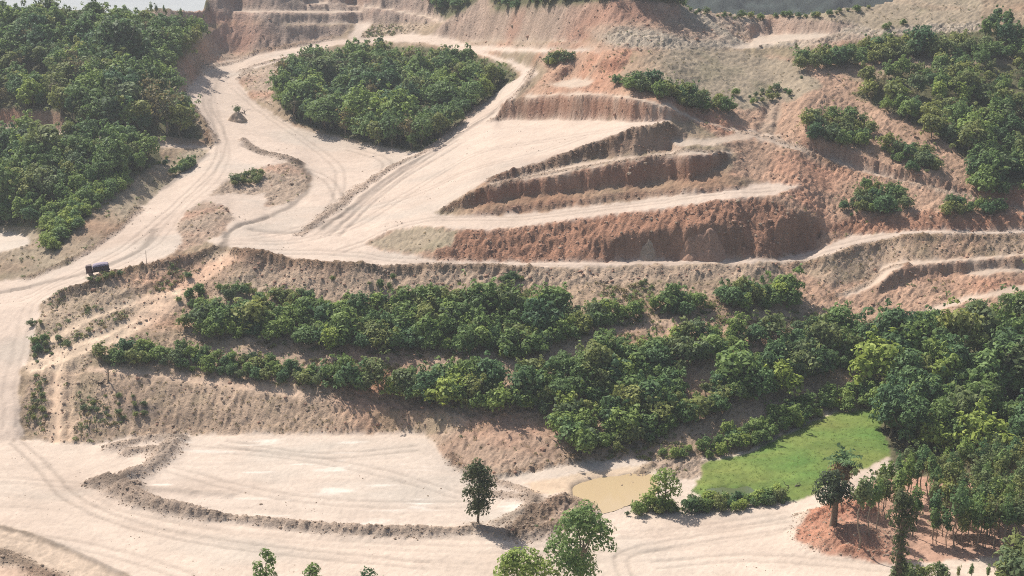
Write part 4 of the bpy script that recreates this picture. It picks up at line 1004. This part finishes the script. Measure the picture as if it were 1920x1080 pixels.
def grass_mesh(seed):
    r = np.random.default_rng(seed); V, Q, T_ = [], [], []
    for i in range(16):
        a = r.uniform(0, 6.28); d = np.array([math.cos(a), math.sin(a), 0]); p = np.array([r.normal() * .18, r.normal() * .18, -.02]); h = r.uniform(.18, .42); w = np.array([-d[1], d[0], 0]) * .035
        V += [p - w, p + w, p + d * .10 + w * .6 + (0, 0, h * .7), p + d * .10 - w * .6 + (0, 0, h * .7)]; Q.append([4 * i, 4 * i + 1, 4 * i + 2, 4 * i + 3]); T_ += [r.random()] * 4
    return leaf_mesh('grass', (np.array(V), np.array(Q), np.array(T_)), M_GRASS)
srcs = [lib_obj('g', [grass_mesh(500 + i)]) for i in range(4)]
r, xs, ys = cells(cls('meadow') & inframe, 900, 77)
pts = []
for x, y in zip(xs, ys):
    s = r.uniform(.4, .8); pts.append((x, y, height(x, y), s, s * r.uniform(.3, .6), r.uniform(0, 6.28), r.integers(0, 4)))
mass('meadow_grass', 'short lush green grass covering the meadow', 'grass', srcs, pts)

# ------------------------------------------------------------------ water
def water_mat(name, col, rough):
    m, nt, out = mat_new(name); lk = nt.links.new
    b = N(nt, 'ShaderNodeBsdfPrincipled', Roughness=rough); b.inputs['Base Color'].default_value = (*col, 1); b.inputs['IOR'].default_value = 1.33
    tc = N(nt, 'ShaderNodeTexCoord'); n = N(nt, 'ShaderNodeTexNoise', Scale=1.5, Detail=3.0); lk(tc.outputs['Object'], n.inputs['Vector'])
    bp = N(nt, 'ShaderNodeBump', Distance=.02, Strength=.12); lk(n.outputs['Fac'], bp.inputs['Height']); lk(bp.outputs[0], b.inputs['Normal'])
    lk(b.outputs[0], out.inputs['Surface']); return m
WM = {'muddy_pond': water_mat('muddy_water', (.46, .345, .205), .10), 'reed_pond': water_mat('green_water', (.10, .12, .055), .10)}
WL = {'muddy_pond': 'shallow ochre muddy pond beside the pale pad', 'reed_pond': 'small dark reedy pond at the corner of the meadow'}
for nm, W, zl in POND_W:
    c = np.mean(W, 0); Wx = [(c[0] + (x - c[0]) * 1.12, c[1] + (y - c[1]) * 1.12, zl) for x, y in W]
    me = bpy.data.meshes.new(nm); me.from_pydata([(c[0], c[1], zl)] + Wx, [], [(0, 1 + i, 1 + (i + 1) % len(Wx)) for i in range(len(Wx))]); me.materials.append(WM[nm])
    tag(link(nm, me), WL[nm], 'water', kind='structure')

# ------------------------------------------------------------------ single trees
def single(name, label, cat, px, h, blobs, nl, lsize, mat, trunk_paths, bark, seed, sink=.1, low=-.6, extra=None):
    x, y = at(*px); root = link(name, None, None, (x, y, height(x, y) - sink)); root.empty_display_size = .3
    link('trunk', tubes('trunk', trunk_paths, bark, 8), root)
    link('crown', leaf_mesh('crown', leaves(seed, blobs, nl, lsize, low=low), mat), root)
    return tag(root, label, cat)
def oval_blobs(seed, n, cx, cy, z0, z1, rad, br):
    r = np.random.default_rng(seed); out = []
    for i in range(n):
        t = r.random(); prof = math.sin(math.pi * (.12 + .80 * t)) ** .7; a = r.uniform(0, 6.28); q = rad * prof * math.sqrt(r.random()) * .85
        b = br * r.uniform(.7, 1.25); out.append((cx + math.cos(a) * q, cy + math.sin(a) * q, z0 + (z1 - z0) * t, b, b, b * .85))
    return out
rr = np.random.default_rng(9)
def rn(): return float(np.clip(rr.normal(), -1.1, 1.1))
single('lone_tree', 'lone oval dark-leaved tree standing on the windrow of the pale pad', 'tree', (897,988), 8.4, oval_blobs(1, 30, 0, 0, 1.5, 8.5, 2.0, .95), 3800, .18, M_LEAF_DARK,
       [bent(rr, (0,0,-.4), (.1,0,5.5), .20, .07, 6, .05)] + [bent(rr, (0,0,1.4 + .5*i), (rn()*1.2, rn()*1.2, 3.2 + .7*i), .09, .03, 4) for i in range(5)], M_BARK, 11)
single('pond_tree', 'light green round-clumped tree between the muddy pond and the road', 'tree', (1246,958), 6.2, [(0,0,5.2,1.35,1.3,1.0),(-.9,.2,4.4,1.1,1.1,.8),(.9,-.2,4.2,1.2,1.1,.9),(.3,.3,3.1,1.1,1,.8),(-1.4,0,3.0,.8,.8,.6),(1.5,.2,2.8,.8,.8,.6),(.2,0,1.9,.9,.9,.6)], 1100, .2, M_LEAF_MID,
       [bent(rr, (0,0,-.4), (.1,0,4.6), .17, .06, 6, .06)] + [bent(rr, (0,0,1.5 + .6*i), (rn(), rn(), 3 + .5*i), .07, .03, 4) for i in range(4)], M_BARK, 12)
single('roadside_tree', 'large spreading tree growing from a leafy clump below the lower road', 'tree', (1085,1132), 12.4, oval_blobs(3, 40, .3, 0, 4.2, 11.6, 4.6, 1.25), 5200, .22, M_LEAF_MID,
       [bent(rr, (0,0,-.4), (.4,0,8.5), .34, .1, 6, .05)] + [bent(rr, (.1,0,3.0 + .6*i), (.3 + rn()*(.9 + .25*i), rn()*(.8 + .2*i), 6 + .7*i), .14, .04, 4) for i in range(8)], M_BARK_PALE, 13)
single('bushy_tree', 'bushy bright tree crowding the foot of the large spreading tree', 'tree', (985,1142), 8.2, oval_blobs(4, 30, 0, 0, 1.8, 7.0, 3.9, 1.25), 3600, .22, M_LEAF_LIGHT,
       [bent(rr, (0,0,-.4), (0,0,5.4), .22, .07, 6, .05)] + [bent(rr, (0,0,1.4 + .5*i), (rn()*1.2, rn()*1.2, 4 + .4*i), .1, .03, 4) for i in range(5)], M_BARK, 14)
for k, (px, py, h, lab) in enumerate([(502,1150,8.2,'pointed dark tree rising from below beside the widest part of the lower road'), (588,1170,7.3,'small dark treetop between the pointed tree and the round one'), (702,1170,7.2,'small round dark treetop standing apart below the lower road')]):
    single('young_tree', lab, 'tree', (px,py), h, oval_blobs(20 + k, 16, 0, 0, h*.3, h - .5, 1.8 if k == 0 else 1.35, .7), 1400, .19, M_LEAF,
           [bent(rr, (0,0,-.4), (.05,0,h*.8), .14, .05, 6, .04)], M_BARK, 30 + k)
single('thick_trunk_tree', 'thick-trunked dark tree on the largest red soil mound', 'tree', (1562,996), 7.4, oval_blobs(8, 22, -.2, 0, 3.4, 7.2, 2.9, 1.0), 2600, .2, M_LEAF_DARK,
       [[(0,0,-.5,.72),(0,0,.4,.50),(.05,0,1.6,.42),(.1,0,3.0,.38),(.1,0,4.2,.28),(.0,0,5.4,.14)], bent(rr, (0,0,2.8), (-1.5,.2,4.8), .24, .07, 4), bent(rr, (.1,0,3.0), (1.3,0,5.1), .22, .07, 4)], M_BARK, 15)
single('vine_clad_tree', 'dark tree wrapped in climbing vines at the orchard edge', 'tree', (1680,1118), 13.6, oval_blobs(6, 16, .1, 0, 9.0, 13.2, 1.7, .8) + [(.1 + .25*math.sin(i*2.1), 0, 1.0 + i*.8, .85, .8, .6) for i in range(10)], 2600, .2, M_LEAF_DARK,
       [[(0,0,-.5,.6),(0,0,2,.5),(.1,0,5,.42),(.1,0,8,.36),(.15,0,10.5,.2),(.15,0,12,.06)]] + [bent(rr, (.1,0,8 + .5*i), (rn()*1.2, rn()*1.2, 10 + .6*i), .12, .04, 4) for i in range(5)], M_BARK, 16)
# palm with a skirt of dead fronds
def frond(r, az, el0, length, droop, n=7, w=.30):
    V, Q, T_ = [], [], []; d = np.array([math.cos(az), math.sin(az), 0]); s = np.array([-d[1], d[0], 0]); p = np.zeros(3); el = el0
    spine = []
    for i in range(n + 1):
        spine.append(p.copy()); p = p + (d * math.cos(el) + np.array([0, 0, math.sin(el)])) * length / n; el -= droop / n
    for i in range(n):
        ww = w * math.sin(math.pi * (.12 + .85 * i / n)); a, b = spine[i], spine[i + 1]
        for sg in (-1, 1):
            q0 = len(V); tip = (a + b) / 2 + s * sg * ww * 2 + (b - a) * .9 + np.array([0, 0, -.12])
            V += [a, b, tip, tip - (b - a) * .25]; Q.append([q0, q0 + 1, q0 + 2, q0 + 3]); T_ += [r.random()] * 4
    return V, Q, T_
def frond_mesh(name, seed, n, el, length, droop, mat, z0, spread=1.0):
    r = np.random.default_rng(seed); V, Q, T_ = [], [], []
    for i in range(n):
        v, q, t = frond(r, 2 * math.pi * i / n + r.normal() * .2, r.uniform(*el), length * r.uniform(.8, 1.15), r.uniform(*droop))
        o = len(V); V += [p + np.array([0, 0, z0 + r.normal() * .15]) for p in v]; Q += [[k + o for k in f] for f in q]; T_ += t
    return leaf_mesh(name, (np.array(V), np.array(Q), np.array(T_)), mat)
x, y = at(1578, 950); root = link('palm_tree', None, None, (x, y, height(x, y) - .1)); root.empty_display_size = .3
link('trunk', tubes('trunk', [bent(rr, (0,0,-.3), (-.2,0,6.2), .2, .15, 6, .03)], M_BARK, 8), root)
link('crown', frond_mesh('crown', 60, 18, (.2, 1.4), 2.5, (.8, 1.6), M_LEAF_MID, 6.1), root)
link('dead_frond_skirt', frond_mesh('skirt', 61, 22, (-1.0, .1), 2.2, (.3, 1.0), M_DEADFROND, 5.8), root)
tag(root, 'palm with a brown skirt of dead fronds behind the thick-trunked tree', 'palm')
# plantation of slender trees
def orch(x, y, h, seed, wide):
    o = plant('slender', x, y, h, 'x', 'slender trees of the red soil orchard', seed, .1, wide, .03)
    u, v, _f = project(x, y, height(x, y)); o['label'] = own_label('slender plantation tree', leafname(o), h, (4.8, 8.6), 'in the orchard', u, v)
ORCH = [(1610,1036,10.4),(1629,1020,8.4),(1642,1006,7.2),(1757,1021,5.0),(1790,1029,8.6),(1816,1022,6.4),(1810,998,6.6),(1830,1020,6.8),(1849,1028,5.4),(1854,1008,6.5),(1880,1026,7.4),(1896,1021,7.4),(1876,1012,7.0),(1887,980,6.8),(1911,962,7.4),(1749,988,7.2),(1829,975,6.6),(1862,972,6.6),(1780,975,6.4),(1800,962,6.8),(1838,955,6.6),(1905,995,7.6),(1925,1010,7.6)]
pts = scatter([[(1640,985),(1655,945),(1700,915),(1760,900),(1925,890),(1925,1000),(1860,985),(1780,965),(1745,965),(1730,940),(1700,950),(1690,985)], [(1700,1010),(1760,985),(1925,985),(1925,1035),(1800,1035)]], 1.45, 555)
for k, (u, v, h) in enumerate(ORCH):
    x, y = at(u, v); orch(x, y, h, 8800 + k, .85)
for k, (x, y) in enumerate(pts[:95]):
    orch(x, y, rng.uniform(5.2, 7.6), 8900 + k, .95)
for k, (u, v, h) in enumerate([(1700,1100,3.0),(1735,1092,2.2),(1762,1090,2.4),(1905,1085,4.0),(1920,1070,4.6),(1890,1098,3.2),(1915,1105,4.4)]):
    x, y = at(u, v); plant('shrub_olive', x, y, h, 'bush along the pale track edging the orchard', 'bushes along the orchard track', 9100 + k)
for k, (u, v, h) in enumerate([(1795,1095,2.6),(1820,1100,3.2),(1850,1096,2.8),(1870,1100,2.2)]):
    x, y = at(u, v); plant('slender', x, y, h, 'thin sapling beside the pale track edging the orchard', 'saplings beside the orchard track', 9150 + k, .1, .7)
# ridge trees against the sky and single dry trees
for k, (u, v, h) in enumerate([(283,34,5.0),(293,34,4.4),(307,34,4.0),(340,36,3.6),(312,36,3.0),(382,38,2.2)]):
    x, y = at(u, v + 3); plant('slender', x, y, h, 'thin tree standing against the sky above the left wood', 'thin trees on the skyline', 9200 + k, .1, .8)
for k, (u, v, h, lab) in enumerate([(583,103,3.4,'narrow dark tree beside the upper haul road at the wooded island'), (658,92,2.4,'small dark bushy tree near the ramp of the upper workings'), (712,104,5.6,'tallest dark tree at the back of the wooded island')]):
    x, y = at(u, v); plant('forest_tall', x, y, h, lab, None, 9300 + k, .1, .75 if k < 2 else 1.1)

# ------------------------------------------------------------------ dead wood, pole, mound in the road, truck
def dead_pile(px, seed, n, size, name, label, part='branch'):
    r = np.random.default_rng(seed); x, y = at(*px); root = link(name, None, None, (x, y, height(x, y))); root.empty_display_size = .2
    for i in range(n):
        a = r.uniform(0, 6.28); l = size * r.uniform(.5, 1.1); p0 = (r.normal() * .4, r.normal() * .4, -.05); p1 = (p0[0] + math.cos(a) * l * .7, p0[1] + math.sin(a) * l * .5, r.uniform(.1, .7) * l)
        link(part, tubes(part, [bent(r, p0, p1, .09, .03, 5, .25), bent(r, p1, (p1[0] + r.normal() * .5, p1[1] + r.normal() * .3, p1[2] + r.uniform(0, .5)), .04, .015, 3, .2)], M_DEADWOOD, 5), root)
    return tag(root, label, 'dead wood')
dead_pile((188, 716), 5, 13, 1.6, 'brush_pile', 'charred pile of crooked branches below the dirt terrace')
dead_pile((1492, 912), 6, 4, 1.2, 'fallen_branch', 'dark fallen branch lying at the meadow edge')
x, y = at(203, 716); sn = link('tree_stump', tubes('tree_stump', [[(0,0,-.3,.16),(.05,0,.6,.13),(.1,0,1.5,.11),(.12,.02,2.4,.09),(.1,.02,2.7,.02)], [(.08,0,1.2,.06),(.5,.1,1.7,.03)]], M_BARK_PALE, 8), None, (x, y, height(x, y)))
tag(sn, 'pale broken tree stump standing by the charred branches', 'stump')
x, y = at(1718, 984); sn = link('tree_stump', tubes('tree_stump', [[(0,0,-.3,.12),(.05,0,.4,.10),(-.05,0,.9,.11),(-.15,0,1.4,.09),(-.25,0,1.75,.04)]], M_DEADWOOD, 8), None, (x, y, height(x, y)))
tag(sn, 'short leaning bare stump on the red soil of the orchard', 'stump')
for k, (u, v) in enumerate([(168,536),(184,532),(198,529),(212,524),(226,521)]):
    x, y = at(u, v); plant('shrub_olive', x, y, .9 + .2 * (k % 3), 'scrubby olive bush on the bank in front of the dump truck', 'bushes in front of the truck', 9500 + k)
x, y = at(275, 498); po = link('marker_pole', tubes('marker_pole', [[(0,0,-.4,.05),(0,0,1.3,.05),(.02,0,2.6,.045),(.02,0,2.62,.005)]], M_BARK, 8), None, (x, y, height(x, y)))
tag(po, 'thin wooden pole standing at the haul road edge', 'pole')
# earth mound left standing in the road, with a dry bush on top
def mound_obj(px, rx, ry, h, seed, name, label):
    x, y = at(*px); n, k = 20, 30; V = []; r = np.random.default_rng(seed)
    for j in range(n):
        q = j / (n - 1)
        for i in range(k):
            a = 2 * math.pi * i / k; wb = 1 + .25 * float(fbm(np.array([math.cos(a) * 2]), np.array([math.sin(a) * 2 + seed]), 3, 3)[0])
            X = math.cos(a) * rx * q * wb; Y = math.sin(a) * ry * q * wb
            z = h * (1 - q ** 1.6) * (1 + .4 * float(fbm(np.array([X * .9 + seed]), np.array([Y * .9]), 5, 3)[0])) - .25 * q
            V.append((X, Y, height(x + X, y + Y) - height(x, y) + z))
    Q = np.array([(j * k + i, j * k + (i + 1) % k, (j + 1) * k + (i + 1) % k, (j + 1) * k + i) for j in range(n - 1) for i in range(k)])
    root = link(name, None, None, (x, y, height(x, y))); root.empty_display_size = .3
    link('soil', mesh_np('soil', np.array(V), Q, M_CLOD), root)
    return tag(root, label, 'mound'), root
_, mr_ = mound_obj((446, 226), 2.5, 2.8, 2.2, 3, 'earth_mound', 'small brown earth mound left standing in the middle of the haul road')
x, y = at(444, 224); plant('shrub_olive', x, y, 1.7, 'dry bush growing on the small earth mound in the haul road', None, 9400, -1.5)
dead_pile((455, 212), 8, 6, 3.0, 'dead_bush', 'bare dead bush sticking up behind the small road mound')
mound_obj((1775, 478), 1.2, 1.0, .6, 4, 'spoil_heap', 'small spoil heap at the foot of the winding road cut') if False else None
for k, (u, v, a, b, h, lab) in enumerate([(1330, 481, 3.4, 1.8, 2.0, 'red spoil heap against the dark cut face by the bench road'), (1295, 483, 2.2, 1.4, 1.2, 'smaller red spoil heap beside the larger one by the bench road'), (1215, 482, 1.6, 1.2, .9, 'low brown spoil heap on the inner edge of the bench road')]):
    o, _r = mound_obj((u, v), a, b, h, 20 + k, 'spoil_heap', lab)
    if k < 2:
        for c in _r.children: c.data.materials[0] = M_CLOD_RED

# dump truck under a pale tarpaulin
def bevel_box(name, size, loc, mat, parent, bev=.06, taper=1.0):
    import bmesh
    bm = bmesh.new(); bmesh.ops.create_cube(bm, size=1.0)
    for v in bm.verts:
        if v.co.z > 0: v.co.x *= taper; v.co.y *= taper
        v.co = Vector((v.co.x * size[0], v.co.y * size[1], v.co.z * size[2]))
    bmesh.ops.bevel(bm, geom=bm.edges[:], offset=bev, segments=2, affect='EDGES')
    me = bpy.data.meshes.new(name); bm.to_mesh(me); bm.free(); me.materials.append(mat)
    return link(name, me, parent, loc)
def wheel(parent, loc, r=.45, w=.28):
    prof = [(-w / 2, r * .8), (-w / 2, r * .95), (-w * .3, r), (w * .3, r), (w / 2, r * .95), (w / 2, r * .8)]
    V, Q, k = [], [], 18
    for (a, q) in prof:
        for i in range(k): t = 2 * math.pi * i / k; V.append((math.cos(t) * q, a, math.sin(t) * q))
    for j in range(len(prof) - 1):
        for i in range(k): Q.append((j * k + i, (j + 1) * k + i, (j + 1) * k + (i + 1) % k, j * k + (i + 1) % k))
    wh = link('wheel', None, parent, loc); wh.empty_display_size = .1
    link('tyre', mesh_np('tyre', np.array(V), np.array(Q), M_TYRE), wh)
    V, Q = [], []
    prof = [(-w * .42, .01), (-w * .42, r * .45), (-w * .5, r * .8), (w * .5, r * .8), (w * .42, r * .45), (w * .42, .01)]
    for (a, q) in prof:
        for i in range(k): t = 2 * math.pi * i / k; V.append((math.cos(t) * q, a, math.sin(t) * q))
    for j in range(len(prof) - 1):
        for i in range(k): Q.append((j * k + i, (j + 1) * k + i, (j + 1) * k + (i + 1) % k, j * k + (i + 1) % k))
    link('rim', mesh_np('rim', np.array(V), np.array(Q), M_RIM), wh)
M_TYRE = simple_mat('tyre_rubber', (.03, .028, .027), .9, .2, 8, 0); M_RIM = simple_mat('dusty_rim', (.20, .16, .13), .6, .2, 5, 0)
M_CAB = simple_mat('dusty_maroon_paint', (.085, .042, .042), .5, .2, 3, 0, .4); M_BED = simple_mat('dark_bed_steel', (.070, .050, .052), .6, .3, 3, .1)
M_TARP = simple_mat('lilac_tarpaulin', (.26, .215, .27), .7, .15, 4, .3); M_GLASS = simple_mat('dark_window_glass', (.03, .035, .04), .08, .05, 2, 0, .6); M_LAMP = simple_mat('headlamp_lens', (.6, .58, .52), .2, .05, 2, 0, .5)
a0 = np.array(at(150, 523)); a1 = np.array(at(225, 502)); dirv = a1 - a0; yaw = math.atan2(dirv[1], dirv[0])
x, y = at(186, 514); tr = link('dump_truck', None, None, (x, y, height(x, y) + .02)); tr.scale = (.88, .88, .88); tr.rotation_euler = (0, -math.atan2(height(*a1) - height(*a0), float(np.linalg.norm(dirv))) * .5, yaw)
# local +x points up the road; the cab faces down the road (-x)
bevel_box('chassis', (4.6, .8, .22), (0, 0, .62), M_BED, tr, .03)
cabn = bevel_box('cab', (1.25, 1.75, 1.45), (-1.75, 0, 1.42), M_CAB, tr, .09, .9)
bevel_box('windscreen', (.05, 1.35, .55), (-.60, 0, .28), M_GLASS, cabn, .015)
for s in (-1, 1):
    d_ = bevel_box('door', (.85, .04, 1.15), (0, s * .862, -.05), M_CAB, cabn, .015)
    bevel_box('side_window', (.62, .04, .42), (0, s * .825, .33), M_GLASS, cabn, .012)
    bevel_box('headlight', (.05, .26, .16), (-.63, s * .58, -.48), M_LAMP, cabn, .015)
    bevel_box('mirror', (.06, .10, .26), (-.48, s * 1.0, .25), M_BED, cabn, .015)
bevel_box('bumper', (.14, 1.7, .22), (-2.42, 0, .62), M_BED, tr, .03)
bedo = bevel_box('cargo_bed', (3.1, 1.85, 1.05), (.55, 0, 1.32), M_BED, tr, .05)
for i in range(5): 
    for s in (-1, 1): bevel_box('rib', (.09, .07, .95), (-1.3 + i * .65, s * .955, 0), M_BED, bedo, .015)
bevel_box('tailgate', (.06, 1.7, .95), (1.59, 0, 0), M_CAB, bedo, .02)
# tarpaulin sagging over the load
nx_, ny_ = 26, 16; V = []
for j in range(ny_):
    for i in range(nx_):
        px_ = (i / (nx_ - 1) - .5) * 3.2; py_ = (j / (ny_ - 1) - .5) * 1.98
        e = max(abs(px_) / 1.6, abs(py_) / .99); z = 1.95 + .34 * (1 - (py_ / .99) ** 2) * (1 - (px_ / 1.6) ** 4) + .06 * math.sin(i * 1.3 + j) - (.22 if e > .93 else 0)
        V.append((px_ + .55, py_, z))
Q = np.array([(j * nx_ + i, j * nx_ + i + 1, (j + 1) * nx_ + i + 1, (j + 1) * nx_ + i) for j in range(ny_ - 1) for i in range(nx_ - 1)])
link('tarpaulin', mesh_np('tarpaulin', np.array(V), Q, M_TARP), tr)
for wx in (-1.6, .55, 1.55):
    for s in (-1, 1): wheel(tr, (wx, s * .78, .44))
tag(tr, 'small dark dump truck with lilac tarpaulin parked behind the bank on the haul road', 'truck')

# ------------------------------------------------------------------ the air: one closed box of thin haze round the camera and the land
hm, nt, out = mat_new('thin_haze')
pv_ = N(nt, 'ShaderNodeVolumePrincipled'); pv_.inputs['Color'].default_value = (.90, .94, 1.0, 1); pv_.inputs['Density'].default_value = .00023; pv_.inputs['Anisotropy'].default_value = .15
nt.links.new(pv_.outputs[0], out.inputs['Volume'])
hx, y0_, y1_, z0_, z1_ = 9500.0, -9500.0, 9500.0, -240.0, 112.0
hv = [(sx * hx, yy_, zz_) for zz_ in (z0_, z1_) for (sx, yy_) in ((-1, y0_), (1, y0_), (1, y1_), (-1, y1_))]
me = bpy.data.meshes.new('haze'); me.from_pydata(hv, [], [(0, 3, 2, 1), (4, 5, 6, 7), (0, 1, 5, 4), (1, 2, 6, 5), (2, 3, 7, 6), (3, 0, 4, 7)]); me.materials.append(hm)
tag(link('haze', me), 'thin pale haze filling the valley air', 'haze', kind='stuff')
